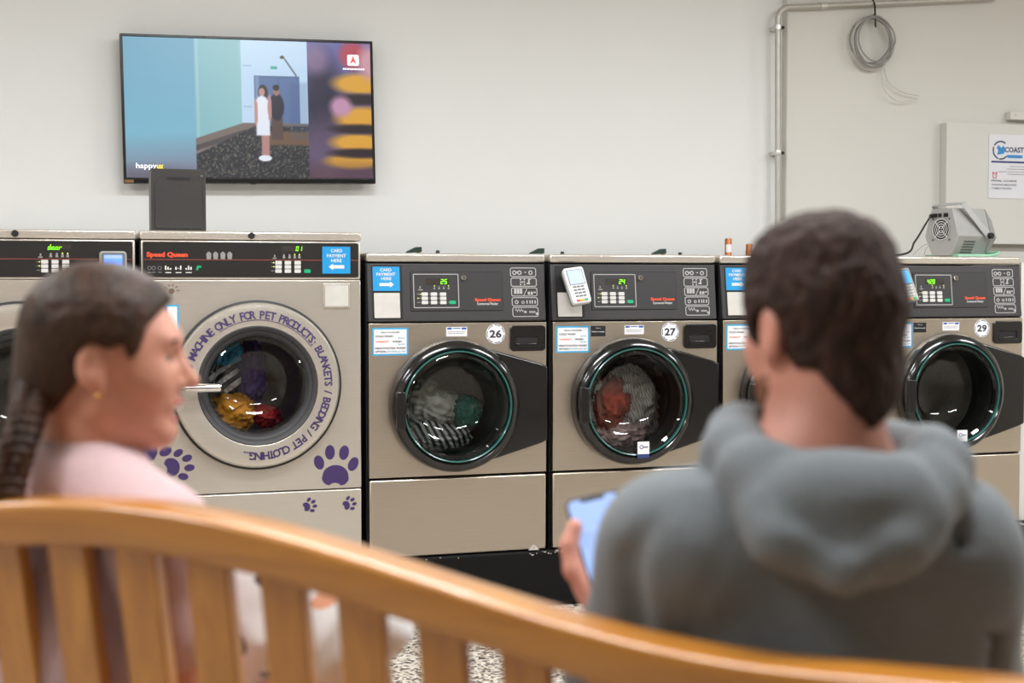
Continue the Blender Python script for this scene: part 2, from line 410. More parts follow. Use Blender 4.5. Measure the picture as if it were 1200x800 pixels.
# ==================================================================== WASHING MACHINES
W_S, GAP_S, X26 = .683, .0181, 1.0387
Z_BOT, Z_SEAM, Z_FB, Z_FT, Z_TOP = .216, .5056, 1.0726, 1.2909, 1.3244
def P26(u, v, y=0.): p = at(u, v, y); return p[0]-X26, p[2]
def box26(u0, u1, v0, v1, y=.012):
    um, vm = (u0+u1)/2, (v0+v1)/2
    return P26(u0, vm, y)[0], P26(u1, vm, y)[0], P26(um, v1, y)[1], P26(um, v0, y)[1]
_mc = {}
def cached(key, fn):
    if key not in _mc: _mc[key] = fn()
    return _mc[key]
def part(key, name, fn, m, parent, bevel=0, angle=32, loc=(0,0,0), rot=(0,0,0)):
    me = cached(key, lambda: fn().mesh(name, angle=angle)); return link(name, me, m, parent, loc, rot, bevel)
TILT = math.atan2(.026, Z_FT-Z_FB)
FX, FZ = .003, Z_FB+.003            # fascia origin
def fbox(u0, u1, v0, v1):           # pixel box on washer 26's fascia -> fascia coordinates
    a, b, c, d = box26(u0, u1, v0, v1, .012); return a-FX, b-FX, c-FZ, d-FZ
DOOR_X, DOOR_Z, DOOR_R = .320, .767, .243

def small_shell():
    m = MB(); W = W_S
    m.box(0, .004, .03, .75, PT, Z_FT); m.box(W-.004, W, .03, .75, PT, Z_FT); m.box(.004, W-.004, .745, .75, PT, Z_FT)
    m.box(.004, W-.004, .03, .745, PT, PT+.006); m.box(.004, W-.004, .03, .745, Z_FB-.01, Z_FB-.004)
    m.box(.004, W-.004, .03, .745, Z_SEAM-.004, Z_SEAM+.002)
    return m
def fascia_mesh():
    w = W_S-.006; h = Z_FT-Z_FB-.005
    return MB().box(0, w, 0, .05, 0, h)
def wedge_mesh():
    # plate behind the ring: the big round door grown to a wedge that reaches the right edge
    r = DOOR_R; out = []; inn = []; xr = W_S-.006-DOOR_X
    top = np.array([xr, .142]); bot = np.array([xr, -.140]); t0 = r*np.array([math.cos(math.radians(58)), math.sin(math.radians(58))]); b0 = t0*[1,-1]
    for a in np.linspace(0, 2*PI, 120, endpoint=False):
        d = np.array([math.cos(a), math.sin(a)]); k = r
        for p, q in ((t0, top), (top, bot), (bot, b0)):
            M = np.array([d, p-q]).T
            if abs(np.linalg.det(M)) > 1e-9:
                t, w_ = np.linalg.solve(M, p)
                if t > 0 and -1e-6 <= w_ <= 1+1e-6: k = max(k, t) if p is not top else t
        out.append((DOOR_X+d[0]*k, DOOR_Z+d[1]*k)); inn.append((DOOR_X+d[0]*.2, DOOR_Z+d[1]*.2))
    return MB().frame(out, inn, -.03, -.005)
def door_ring_mesh():
    r = DOOR_R
    return MB().lathe([(r-.002,-.006),(r,-.03),(r-.004,-.052),(r-.014,-.066),(r-.03,-.073),(.213,-.071),(.2045,-.064),(.200,-.04),(.200,.0)], (DOOR_X, DOOR_Z), 96)
def seal_mesh(): return MB().lathe([(.2,-.02),(.192,.0),(.19,.05),(.2,.06),(.205,.12)], (DOOR_X, DOOR_Z), 64)
def bowl_mesh(cx, cz_, r, y0, depth):
    prof = [(r, y0), (r*.985, y0-.012), (r*.95, y0-.016), (r*.9, y0-.008), (r*.86, y0+.03), (r*.80, y0+depth*.6), (r*.70, y0+depth*.85), (r*.5, y0+depth), (r*.25, y0+depth*1.03), (0.0005, y0+depth*1.04)]
    return MB().lathe(prof, (cx, cz_), 72)
def drum_mesh(cx, cz_, r, y0, y1):
    m = MB().lathe([(r*.9, y0), (r, y0+.03), (r, y1-.03), (r*.95, y1), (r*.3, y1+.01), (r*.1, y1-.015), (0.001, y1-.02)], (cx, cz_), 64)
    return m
def baffle_mesh(cx, cz_, r, y0, y1, a):
    c, s = math.cos(a), math.sin(a); m = MB()
    v = []; 
    for y in (y0+.05, y1-.06):
        for t, d in ((-.045, .0), (-.018, .05), (.018, .05), (.045, .0)):
            rr = r-d; v.append((cx+rr*c-t*s, y, cz_+rr*s+t*c))
    return m.add(v, [(0,1,2,3),(7,6,5,4),(0,4,5,1),(1,5,6,2),(2,6,7,3)])
def drawer_mesh(x0, x1, z0, z1):
    m = MB(); o = rrect(x0, x1, z0, z1, .014); n = len(o)
    i1 = rrect(x0+.022, x1-.026, z0+.018, z0+(z1-z0)*.58, .006)
    return m.frame(o, i1, -.012, .0)
ICON_ROWS = [(313,324),(325,335.5),(336.5,347),(348,358.5),(359.5,371)]
def icon_mesh(i):
    v0, v1 = ICON_ROWS[i]; x0, x1, z0, z1 = fbox(598.5+i*.3, 629+i*.3, v0, v1)
    return MB().frame(rrect(x0, x1, z0, z1, .008), rrect(x0+.0028, x1-.0028, z0+.0028, z1-.0028, .006), -.0012, .0)
def glyphs_mesh():
    m = MB(); rng = random.Random(3)
    def ring(u, v, r): 
        x, _, z, _ = fbox(u, u+1, v-.5, v+.5); m.frame(circ(x, z, r, 12), circ(x, z, r*.55, 12), -.0012, 0)
    def dot(u0, u1, v0, v1):
        x0, x1, z0, z1 = fbox(u0, u1, v0, v1); m.prism([(x0,z0),(x1,z0),(x1,z1),(x0,z1)], -.0012, 0)
    for u in (603.5, 609.5, 622.5): ring(u, 318.5, .0085)
    dot(615.5, 617.5, 318, 319); dot(606, 608, 317.6, 319.4)
    for i in range(3):
        for j in range(3):
            if (i+j) % 2 == 0 or j == 1: dot(609.8+i*2.2, 611.3+i*2.2, 326.2+j*3, 328+j*3)
    dot(617.5, 621.5, 331, 332.6); dot(619.3, 621, 326.6, 331); dot(620, 622.5, 326.4, 327.6)
    for i in range(3): dot(602.5+i*3.4, 605.2+i*3.4, 338, 344)
    for i in range(3): dot(618.5+i*3.4, 621+i*3.4, 341.5, 345 if i < 2 else 343)
    m.prism([(fbox(613,614,346,346.5)[0], fbox(613,614,346,346.5)[2]), (fbox(613.8,615,346,346.5)[0], fbox(613.8,615,346,346.5)[2]), (fbox(618,619,338,339)[0], fbox(618,619,338,339)[3]), (fbox(617.2,619,338,339)[0], fbox(618,619,338,339)[3])], -.0012, 0)
    ring(605, 353.3, .0075); ring(612.5, 353.5, .006)
    for u in (616.5, 620, 622.6, 626): dot(u, u+1.4, 351.5, 355.5)
    for i in range(6): dot(603.5+i*1.6, 604.5+i*1.6, 361.5+(i%2)*1.5, 363.8+(i%2)*1.5)
    dot(613.5, 616.2, 364, 366.6); dot(627, 629.5, 366, 368.6)
    for i in range(5): dot(619.5+i*1.5, 620.4+i*1.5, 364.2, 366.4)
    return m
def panel_marks():
    m = MB()
    def dot(u0, u1, v0, v1):
        x0, x1, z0, z1 = fbox(u0, u1, v0, v1); m.prism([(x0,z0),(x1,z0),(x1,z1),(x0,z1)], -.0042, -.003)
    for u in (509, 514.5, 520, 525.6): dot(u-.5, u+.5, 335, 336.2); dot(u-1, u+1, 336.6, 338.6)
    dot(490, 495.3, 338.6, 340); dot(491.5, 493, 335, 337.6)
    for v in (344.5, 349.3, 354.2): dot(488.5, 492.2, v-.5, v+.4)
    for u in (503, 513.6):
        for v in (344.5, 349.3, 354.2): dot(u-.7, u+.5, v-.5, v+.5)
    dot(524.4, 525.4, 353.7, 354.7)
    return m
def led_marks():
    m = MB()
    for (u, v) in ((509,334.6),(525.6,334.6),(489.4,349.4),(492.6,344.5)):
        x0, x1, z0, z1 = fbox(u-.5, u+.5, v-.5, v+.5); m.prism([(x0,z0),(x1,z0),(x1,z1),(x0,z1)], -.0046, -.003)
    return m
def frame_line(b, t, y0=-.0042, y1=-.003, r=.004):
    x0, x1, z0, z1 = b; return MB().frame(rrect(x0, x1, z0, z1, r), rrect(x0+t, x1-t, z0+t, z1-t, max(r-t, .001)), y0, y1)
def flat(b, y0, y1, r=.002): return MB().prism(rrect(*b, r), y0, y1)
def arrow_mesh(b, y):               # right-pointing arrow in a box
    x0, x1, z0, z1 = b; m = (z0+z1)/2; h = (z1-z0)/2; k = x0+(x1-x0)*.72
    return MB().prism([(x0,m-h*.5),(k,m-h*.5),(k,m-h),(x1,m),(k,m+h),(k,m+h*.5),(x0,m+h*.5)], y, y+.0006)

CRX, _, CRZ = at(675.5, 337, -.045)
def small_washer(k, number, digits, reader, label):
    t = thing('washing_machine', label, 'washing machine', (X26+k*(W_S+GAP_S), 0, 0), 0, 'front-loading washers in the row')
    part('s_cab', 'cabinet', small_shell, 'cabinet_black', t)
    part('s_low', 'lower_panel', lambda: MB().box(.004, W_S-.004, -.004, .028, Z_BOT, Z_SEAM-.004), 'steel', t, bevel=.006)
    part('s_front', 'front_panel', lambda: plate_hole(.004, W_S-.004, Z_SEAM+.004, Z_FB-.003, DOOR_X, DOOR_Z, .2, -.004, .028), 'steel', t, bevel=.005)
    part('s_top', 'top_panel', lambda: MB().box(0, W_S, .02, .75, Z_FT+.001, Z_TOP), 'steel_trim', t, bevel=.008)
    tab = part('s_tab', 'foot_tab', lambda: MB().prism([(W_S-.075,Z_BOT),(W_S-.033,Z_BOT),(W_S-.05,Z_BOT+.018),(W_S-.058,Z_BOT+.018)], -.012, -.004), 'chip', t)
    # door
    d = part('s_door', 'door', door_ring_mesh, 'door_black', t)
    part('s_wedge', 'handle_plate', wedge_mesh, 'door_black', d, bevel=.006)
    part('s_rim', 'glass_rim', lambda: MB().lathe([(.2045,-.066),(.2035,-.073),(.201,-.075),(.198,-.073),(.197,-.06)], (DOOR_X, DOOR_Z), 96), 'teal', d)
    part('s_hinge', 'hinge_cover', lambda: MB().box(DOOR_X-DOOR_R+.012, DOOR_X-.2+.004, -.079, -.06, DOOR_Z-.075, DOOR_Z+.06), 'door_black', d, bevel=.004)
    part('s_glass', 'door_glass', lambda: bowl_mesh(DOOR_X, DOOR_Z, .198, -.055, .16), 'glass', d)
    part('s_seal', 'door_seal', seal_mesh, 'rubber_dark', t)
    dr = part('s_drum', 'drum', lambda: drum_mesh(DOOR_X, DOOR_Z, .25, .12, .55), 'drum', t)
    for i in range(3): part(('s_baf', i), 'baffle', lambda i=i: baffle_mesh(DOOR_X, DOOR_Z, .25, .12, .55, .5+k*0+i*2*PI/3), 'drum', dr)
    if number in (27, 29):
        st = part('s_dst', 'door_sticker', lambda: flat((DOOR_X-.004, DOOR_X+.044, DOOR_Z-.197, DOOR_Z-.150), -.0795, -.0785), 'sticker_white', d)
        part('s_dst2', 'sticker_strip', lambda: MB().box(DOOR_X-.004, DOOR_X+.044, -.0798, -.0788, DOOR_Z-.212, DOOR_Z-.198), 'ink_navy', d)
        part('s_dst3', 'sticker_logo', lambda: MB().frame(circ(DOOR_X+.012, DOOR_Z-.17, .008, 16), circ(DOOR_X+.012, DOOR_Z-.17, .0055, 16), -.0802, -.0797).box(DOOR_X+.02, DOOR_X+.038, -.0802, -.0797, DOOR_Z-.173, DOOR_Z-.169), 'ink_navy', d)
    # detergent drawer
    bx = box26(597, 638.3, 381.2, 411, 0)
    w = part('s_drw', 'detergent_drawer', lambda: drawer_mesh(*bx), 'door_black', t, bevel=.002)
    part('s_drwb', 'drawer_back', lambda: flat((bx[0]+.02, bx[1]-.024, bx[2]+.014, bx[2]+(bx[3]-bx[2])*.62), -.0065, -.0045), 'recess', w)
    part('s_drwl', 'drawer_lip', lambda: MB().box(bx[0]+.024, bx[1]-.03, -.014, -.006, bx[2]+.016, bx[2]+.030), 'door_black', w, bevel=.003)
    # stickers on the front panel
    Y = -.0048
    pb = box26(436, 478, 384, 416.3, 0)
    ps = part('s_price', 'price_sticker', lambda: flat(pb, Y, Y+.0006), 'sticker_edge', t)
    pi = (pb[0]+.006, pb[1]-.006, pb[2]+.006, pb[3]-.006)
    part('s_price2', 'sticker_face', lambda: flat(pi, Y-.0004, Y, .001), 'sticker_white', ps)
    H = pi[3]-pi[2]; yy = Y-.0009
    def pt(s, a, b, z, h, key, m, bold=.0): part(('pt', key), 'sticker_text', lambda: text_mb(s, pi[0]+(pi[1]-pi[0])*a, pi[0]+(pi[1]-pi[0])*b, pi[2]+H*z, pi[2]+H*(z+h), yy, bold+.02), m, ps)
    pt('10KG WASHER', .20, .80, .85, .065, 0, 'ink'); pt('COLD WASH', .04, .58, .68, .085, 1, 'ink', .01); pt('$4.00', .74, .94, .60, .07, 2, 'ink_teal')
    pt('WARM/HOT', .04, .46, .46, .085, 3, 'ink_red', .02); pt('WASH', .56, .84, .46, .085, 4, 'ink', .01); pt('$5.00', .74, .94, .35, .07, 5, 'ink_teal')
    pt('HEAVY/ULTRA WASH', .03, .96, .19, .085, 6, 'ink', .01); pt('OPTION', .03, .36, .05, .085, 7, 'ink', .01); pt('EXTRA $1.00', .40, .96, .05, .08, 8, 'ink_teal')
    bb = box26(522.5, 547, 383, 394, 0)
    bg_ = part('s_badge', 'notice_sticker', lambda: flat(bb, Y, Y+.0006), 'sticker_white', t)
    part('s_badge2', 'sticker_bars', lambda: MB().box(bb[0]+.004, bb[0]+.021, Y-.0004, Y, bb[3]-.009, bb[3]-.002).box(bb[1]-.021, bb[1]-.003, Y-.0004, Y, bb[3]-.009, bb[3]-.002).box(bb[0]+.025, bb[1]-.025, Y-.0004, Y, bb[3]-.0065, bb[3]-.0035), 'ink_blue', bg_)
    part('s_badge3', 'sticker_lines', lambda: MB().box(bb[0]+.006, bb[1]-.006, Y-.0004, Y, bb[3]-.018, bb[3]-.0165).box(bb[0]+.006, bb[1]-.012, Y-.0004, Y, bb[3]-.024, bb[3]-.0225), 'print_grey', bg_)
    nx, nz = P26(580.3, 391, 0); nr = .0365
    ns = part('s_num', 'number_sticker', lambda: MB().prism(circ(nx, nz, nr, 40), Y, Y+.0006), 'sticker_white', t)
    def arcs():
        m = MB(); g = random.Random(5)
        for i in range(7):
            a0 = i*2*PI/7+.1; n = 8; sw = .7
            o = [(nx+nr*.93*math.cos(a0+sw*j/n), nz+nr*.93*math.sin(a0+sw*j/n)) for j in range(n+1)]; q = [(nx+nr*.86*math.cos(a0+sw*j/n), nz+nr*.86*math.sin(a0+sw*j/n)) for j in range(n+1)]
            for j in range(n): m.add([(o[j][0],Y-.0004,o[j][1]),(o[j+1][0],Y-.0004,o[j+1][1]),(q[j+1][0],Y-.0004,q[j+1][1]),(q[j][0],Y-.0004,q[j][1])], [(0,1,2,3)])
        return m
    part('s_num2', 'sticker_ring', arcs, 'ink_navy', ns)['kind'] = 'stuff'
    part(('s_num3', number), 'number_text', lambda: text_mb(str(number), nx-.023, nx+.023, nz-.0145, nz+.0145, Y-.0006, .03), 'ink', ns)
    if number in (27, 29):
        cb = (pb[1]+.006, pb[1]+.065, pb[3]-.040, pb[3])
        cs = part('s_rcpt', 'receipt_sticker', lambda: flat(cb, Y, Y+.0006, .001), 'recess', t)
        part('s_rcpt2', 'sticker_text', lambda: text_mb('Need a receipt', cb[0]+.004, cb[1]-.004, cb[2]+.014, cb[2]+.021, Y-.0004, .01, mb=text_mb('If you', cb[0]+.02, cb[1]-.02, cb[3]-.012, cb[3]-.006, Y-.0004)), 'print_white', cs)
    # control panel, leaning back
    c = part('s_fas', 'control_panel', fascia_mesh, 'fascia', t, bevel=.004, loc=(FX, 0, FZ), rot=(-TILT, 0, 0))
    rb = fbox(436, 471.5, 310.3, 374)
    part('s_rec', 'card_slot_recess', lambda: MB().prism(rrect(*rb, .004), -.0015, .0), 'recess', c)
    sp = fbox(438, 468.3, 343, 372.5)
    part('s_slot', 'blank_plate', lambda: flat(sp, -.004, -.001), 'plate_grey', c, bevel=.001)
    if reader is None:
        sb = fbox(437, 468.6, 312, 340.6)
        sg = part('s_sign', 'payment_sign', lambda: flat(sb, -.004, -.001), 'sign_blue', c)
        def pl(s, z, h, a, b): return text_mb(s, sb[0]+(sb[1]-sb[0])*a, sb[0]+(sb[1]-sb[0])*b, sb[2]+(sb[3]-sb[2])*z, sb[2]+(sb[3]-sb[2])*(z+h), -.0045, .02)
        def sgn():
            m = MB()
            for s, z, h, a, b in (('CARD', .80, .13, .28, .70), ('PAYMENT', .62, .13, .14, .84), ('HERE', .44, .13, .31, .69)):
                q = pl(s, z, h, a, b); m.add(q.v, q.f)
            return m
        part('s_sign2', 'sign_text', sgn, 'print_white', sg)
        part('s_sign3', 'sign_arrow', lambda: arrow_mesh((sb[0]+.024, sb[1]-.022, sb[2]+.012, sb[2]+.034), -.0046), 'print_white', sg)
    b = fbox(481.5, 588.5, 318.2, 363.5)
    part('s_pl', 'service_door', lambda: flat(b, -.003, -.0005, .003), 'fascia_plate', c)
    part('s_plg', 'door_gap', lambda: frame_line((b[0]-.002, b[1]+.002, b[2]-.002, b[3]+.002), .0025, -.0012, 0), 'recess', c)
    b2 = fbox(484.3, 537.5, 320.5, 360.7)
    part('s_kpl', 'keypad_outline', lambda: frame_line(b2, .0028), 'line_white', c)
    db = fbox(499, 526, 326, 333.2)
    dp = part('s_dsp', 'display', lambda: flat(db, -.0042, -.003, .001), 'display', c)
    if len(digits) == 2: q = fbox(515.6, 524, 326.8, 332.6)
    else: q = fbox(501, 513, 326.8, 332.6)
    part(('s_dig', digits), 'display_digits', lambda: seven(digits, q[0], q[1], q[2], q[3], -.005), 'digit', dp)
    part('s_mk', 'panel_markings', panel_marks, 'print_grey', c)['kind'] = 'stuff'
    part('s_led', 'indicator_lights', led_marks, 'led', c)['kind'] = 'stuff'
    kw, kh = .0235, .0125
    kc = [fbox(u, u+.01, v, v+.01) for v in (344.5, 349.4, 354.3) for u in (497.3, 508, 518.8)]
    for i, q in enumerate(kc):
        part('s_key', 'key', lambda: MB().prism(rrect(-kw/2, kw/2, -kh/2, kh/2, .002, 3), -.006, -.003), 'key_white', c, loc=(q[0], 0, q[2]))
    q = fbox(529.7, 529.71, 354.2, 354.21)
    part('s_keyg', 'start_key', lambda: MB().prism(rrect(-kw/2, kw/2, -kh/2, kh/2, .002, 3), -.006, -.003), 'key_green', c, loc=(q[0], 0, q[2]))
    q = fbox(543.5, 543.51, 325.3, 325.31)
    lk = part('s_lock', 'lock', lambda: MB().lathe([(.0,-.012),(.009,-.012),(.0105,-.010),(.0105,-.002)], (0,0), 24), 'chrome', c, loc=(q[0], 0, q[2]))
    part('s_lock2', 'keyhole', lambda: MB().box(-.002, .002, -.0126, -.0119, -.005, .005), 'recess', lk)
    q = fbox(556, 586, 349.3, 352.9)
    part('s_br', 'brand_text', lambda: text_mb('Speed Queen', q[0], q[1], q[2]-.003, q[3]+.001, -.0035, .045), 'brand_red', c)
    q2 = fbox(558.5, 583, 354.2, 357.2)
    part('s_br2', 'model_text', lambda: text_mb('Commercial Washer', q2[0], q2[1], q2[2], q2[3], -.0035, .01), 'print_white', c)
    for i in range(5): part(('s_ic', i), 'icon_frame', lambda i=i: icon_mesh(i), 'line_white', c)
    part('s_gl', 'icon_symbols', glyphs_mesh, 'line_white', c)['kind'] = 'stuff'
    if reader:
        M = {'white': ('terminal_white', 'lcd'), 'grey': ('terminal_silver', 'lcd_cyan')}[reader]
        r = thing('card_reader', {'white': 'white card payment terminal with keypad fixed on washer 27', 'grey': 'silver card payment terminal with blue screen fixed on washer 29'}[reader], 'card reader', (CRX+(k-1)*(W_S+GAP_S), -.045, CRZ), 0, 'card readers')
        # body leans back, its head tucked into the slot
        R = Matrix.Scale(.93, 4) @ Matrix.Rotation(-.42, 4, 'X') @ Matrix.Rotation(-.14, 4, 'Y')
        def place(mb): return mb.xform(R)
        hw = .044
        outline = [(-hw*.86,-.075),(hw*.86,-.075),(hw*.92,-.06),(hw,.07),(hw*.92,.082),(-hw*.92,.082),(-hw,.07),(-hw*.92,-.06)]
        obj('terminal_body', place(MB().prism(outline, -.022, .006)), M[0], r, bevel=.006, seg=3)
        obj('terminal_back', place(MB().prism([(x*.94, z*.96) for x, z in outline], .005, .024)), 'terminal_grey', r, bevel=.006)
        obj('screen_border', place(MB().prism(rrect(-.034, .034, .004, .070, .003), -.0232, -.0215)), 'terminal_grey', r)
        obj('screen', place(MB().prism(rrect(-.031, .031, .007, .067, .002), -.0240, -.0230)), M[1], r)
        kp = MB()
        for i in range(4):
            for j in range(3): kp.prism(rrect(-.024+j*.017, -.010+j*.017, -.008-i*.0135, -.001-i*.0135, .002, 2), -.0245, -.022)
        obj('keypad', place(kp), 'terminal_grey' if reader == 'white' else 'key_white', r)
        for j, m_ in enumerate(('key_red', 'key_yellow', 'key_green')):
            obj('function_key', place(MB().prism(rrect(-.025+j*.0175, -.010+j*.0175, -.068, -.059, .002, 2), -.0248, -.022)), m_, r)
        obj('bracket', MB().box(-.03, .01, .02, .048, .0, .06), 'recess', r)
    return t
small_washer(0, 26, '25', None, 'tan steel front-loading washer numbered 26 beside the pet washer')
small_washer(1, 27, '24', 'white', 'tan steel front-loading washer numbered 27 with rust coloured laundry')
small_washer(2, 28, '24', None, 'tan steel front-loading washer mostly hidden behind the man in the hoodie')
small_washer(3, 29, '420', 'grey', 'tan steel front-loading washer numbered 29 under the grey fog machine')

# ---- large washers
W_L = .77; X_PET = .2475
L_TOP, L_TRIM, L_FB, L_SEAM = 1.396, 1.364, 1.228, .478
def PL(u, v, y=0.): p = at(u, v, y); return p[0]-X_PET, p[2]
def boxL(u0, u1, v0, v1, y=0.):
    um, vm = (u0+u1)/2, (v0+v1)/2
    return PL(u0, vm, y)[0], PL(u1, vm, y)[0], PL(um, v1, y)[1], PL(um, v0, y)[1]
LDX, LDZ, LDR = .394, .858, .288
def paw(m, cx, cz_, s, rot, y):
    c, sn = math.cos(rot), math.sin(rot)
    def T(p): return [(cx+(x*c-z*sn)*s, cz_+(x*sn+z*c)*s) for x, z in p]
    pad = []
    for i in range(28):
        a = 2*PI*i/28; x = .30*math.cos(a); z = -.20+.25*math.sin(a)
        if z < -.2: z = -.2+(z+.2)*(.85+.35*abs(math.cos(a))-.35*(abs(math.cos(a)) < .35)*.6); x *= 1.08
        pad.append((x, z))
    m.prism(T(pad), y, y+.0005)
    for x, z, r in ((-.40,.10,-.35),(-.16,.34,-.08),(.17,.34,.12),(.40,.08,.4)):
        m.prism(T(circ(x, z, 1, 18, .115, .17, -r)), y, y+.0005)
    return m
def large_washer(x0, pet, label):
    t = thing('washing_machine', label, 'washing machine', (x0, 0, 0), 0, 'large washers at the left')
    def shell():
        m = MB(); W = W_L
        m.box(0, .004, .03, .85, PT, L_TRIM); m.box(W-.004, W, .03, .85, PT, L_TRIM); m.box(.004, W-.004, .845, .85, PT, L_TRIM)
        m.box(.004, W-.004, .03, .845, PT, PT+.006); m.box(.004, W-.004, .03, .845, L_FB-.012, L_FB-.006); m.box(.004, W-.004, .03, .845, L_SEAM-.004, L_SEAM+.002)
        return m
    part('l_cab', 'cabinet', shell, 'cabinet', t)
    part('l_low', 'lower_panel', lambda: MB().box(.004, W_L-.004, -.004, .028, Z_BOT, L_SEAM-.0025), 'steel_pale', t, bevel=.004)
    part('l_front', 'front_panel', lambda: plate_hole(.004, W_L-.004, L_SEAM+.0015, L_FB-.001, LDX, LDZ, .22, -.004, .028), 'steel_pale', t, bevel=.004)
    part('l_top', 'top_panel', lambda: MB().box(0, W_L, -.004, .85, L_TRIM+.002, L_TOP), 'steel_trim', t, bevel=.006)
    kx, kz = PL(294.5, 276.2, 0)
    part('l_knob', 'top_lock', lambda: MB().lathe([(.0,-.014),(.009,-.014),(.0115,-.010),(.0115,-.004)], (kx, L_TRIM+.017), 20), 'recess', t)
    c = part('l_fas', 'control_panel', lambda: MB().box(.004, W_L-.004, -.004, .028, L_FB+.001, L_TRIM-.001), 'steel_trim', t, bevel=.004)
    part('l_ins', 'panel_insert', lambda: flat((.010, W_L-.012, L_FB+.008, L_TRIM-.007), -.0062, -.003, .008), 'fascia_dark', c)
    zl = PL(300, 304.5)[1]
    part('l_line', 'red_stripe', lambda: MB().box(.011, W_L-.014, -.0068, -.006, zl-.0012, zl+.0012), 'red_line', c)
    if pet: b = boxL(171.5, 220, 295.7, 302.3)
    else: b = (.02, .17, zl+.004, zl+.028)
    part('l_br', 'brand_text', lambda: text_mb('Speed Queen', b[0], b[1], zl+.004, zl+.026, -.0068, .05), 'brand_red', c)
    def cups():
        m = MB()
        for u in (244.5, 252.5, 261, 269): 
            x, z = PL(u, 300.2); m.prism([(x-.009,z+.010),(x-.007,z-.010),(x+.007,z-.010),(x+.009,z+.010)], -.0068, -.006).prism(circ(x, z+.010, .006, 10), -.0069, -.006)
        return m
    part('l_cups', 'cycle_symbols', cups, 'print_grey', c)['kind'] = 'stuff'
    def syms():
        m = MB()
        for u in (175, 180, 187): x, z = PL(u, 314); m.frame(circ(x, z, .007, 12), circ(x, z, .005, 12), -.0068, -.006).box(x-.006, x+.006, -.0068, -.006, z-.016, z-.013)
        return m
    part('l_sym', 'dim_symbols', syms, 'ink_grey', c)['kind'] = 'stuff'
    def syms2():
        m = MB()
        for i, u in enumerate((197, 209, 221)):
            x, z = PL(u, 314)
            for j in range(3): m.box(x-.011+j*.008, x-.006+j*.008, -.0068, -.006, z-.006+(j*i%2)*.004, z+.008-(j+i)%3*.004)
            m.box(x-.010, x+.010, -.0068, -.006, z-.017, z-.014)
        return m
    part('l_sym2', 'bright_symbols', syms2, 'print_white', c)['kind'] = 'stuff'
    x, z = PL(232.6, 314)
    part('l_symg', 'start_symbol', lambda: MB().box(x-.006, x+.009, -.0068, -.006, z+.001, z+.008).box(x-.008, x-.001, -.0068, -.006, z-.007, z+.001), 'key_green', c)
    db = boxL(328.8, 354.5, 288.4, 294.7)
    dp = part('l_dsp', 'display', lambda: flat(db, -.0068, -.006, .001), 'display', c)
    wd = db[1]-db[0]
    if pet: part('l_d01', 'display_digits', lambda: seven('01', db[0]+wd*.66, db[0]+wd*.97, db[2]+.002, db[3]-.001, -.0076), 'digit', dp)
    else: part('l_ddoor', 'display_digits', lambda: seven('door', db[0]-wd*.0, db[0]+wd*.62, db[2]+.001, db[3]+.001, -.0076), 'digit', dp)
    def marks():
        m = MB()
        for u in (332.5, 339, 345, 350.5): x, z = PL(u, 300); m.prism([(x-.005,z-.008),(x+.005,z-.008),(x+.002,z+.007),(x-.002,z+.007)], -.0068, -.006)
        x, z = PL(321.5, 300.5); m.box(x-.007, x+.007, -.0068, -.006, z-.008, z-.004).box(x-.002, x+.003, -.0068, -.006, z-.002, z+.006)
        for v in (307.7, 312.4, 317.2): x, z = PL(319.5, v); m.box(x-.006, x+.004, -.0068, -.006, z-.001, z+.001)
        return m
    part('l_mk', 'panel_markings', marks, 'print_grey', c)['kind'] = 'stuff'
    def leds():
        m = MB()
        for u, v in ((345,298.2),(350.5,298.2),(320.5,307.7),(320.5,312.4)): x, z = PL(u, v); m.box(x-.0018, x+.0018, -.0072, -.006, z-.0018, z+.0018)
        return m
    part('l_led', 'indicator_lights', leds, 'led', c)['kind'] = 'stuff'
    kw, kh = .0225, .0125
    for v in (307.7, 312.6, 317.5):
        for u in (326, 337, 348.4):
            x, z = PL(u, v); part('l_key', 'key', lambda: MB().prism(rrect(-kw/2, kw/2, -kh/2, kh/2, .002, 3), -.0085, -.006), 'key_white', c, loc=(x, 0, z))
    x, z = PL(359.8, 317.6); part('l_key', 'start_key', lambda: None, 'key_green', c, loc=(x, 0, z))
    # door
    d = part('l_door', 'door', lambda: MB().lathe([(LDR+.004,-.004),(LDR+.003,-.02),(LDR,-.034),(LDR-.006,-.040),(.214,-.048),(.209,-.046),(.209,-.02)], (LDX, LDZ), 96), 'steel_pale', t)
    part('l_dsh', 'door_shadow_gap', lambda: MB().lathe([(LDR+.010,-.0045),(LDR+.010,-.020),(LDR+.002,-.024)], (LDX, LDZ), 96), 'rubber_dark', d)
    part('l_gsk', 'gasket', lambda: MB().lathe([(.210,-.046),(.206,-.05),(.196,-.045),(.190,-.036),(.180,-.032),(.172,-.022),(.170,.0),(.18,.05),(.2,.12)], (LDX, LDZ), 80), 'rubber', d)
    part('l_glass', 'door_glass', lambda: bowl_mesh(LDX, LDZ, .172, -.03, .15), 'glass_pet', d)
    dr = part('l_drum', 'drum', lambda: drum_mesh(LDX, LDZ, .28, .12, .62), 'drum', t)
    for i in range(3): part(('l_baf', i), 'baffle', lambda i=i: baffle_mesh(LDX, LDZ, .28, .12, .62, .2+i*2*PI/3), 'drum', dr)
    hz = PL(250, 452)[1] if pet else PL(250, 425)[1]
    hx1 = boxL(0, 258.5, 450, 451, -.09)[1] if pet else .26
    part(('l_hnd', pet), 'handle', lambda: MB().tube([(LDX-.262,-.04,hz),(LDX-.262,-.075,hz),(LDX-.25,-.088,hz),(hx1-.01,-.09,hz),(hx1,-.09,hz)], [.013,.013,.014,.0165,.0155], 16), 'chrome', d)
    x, z = PL(0, 0)
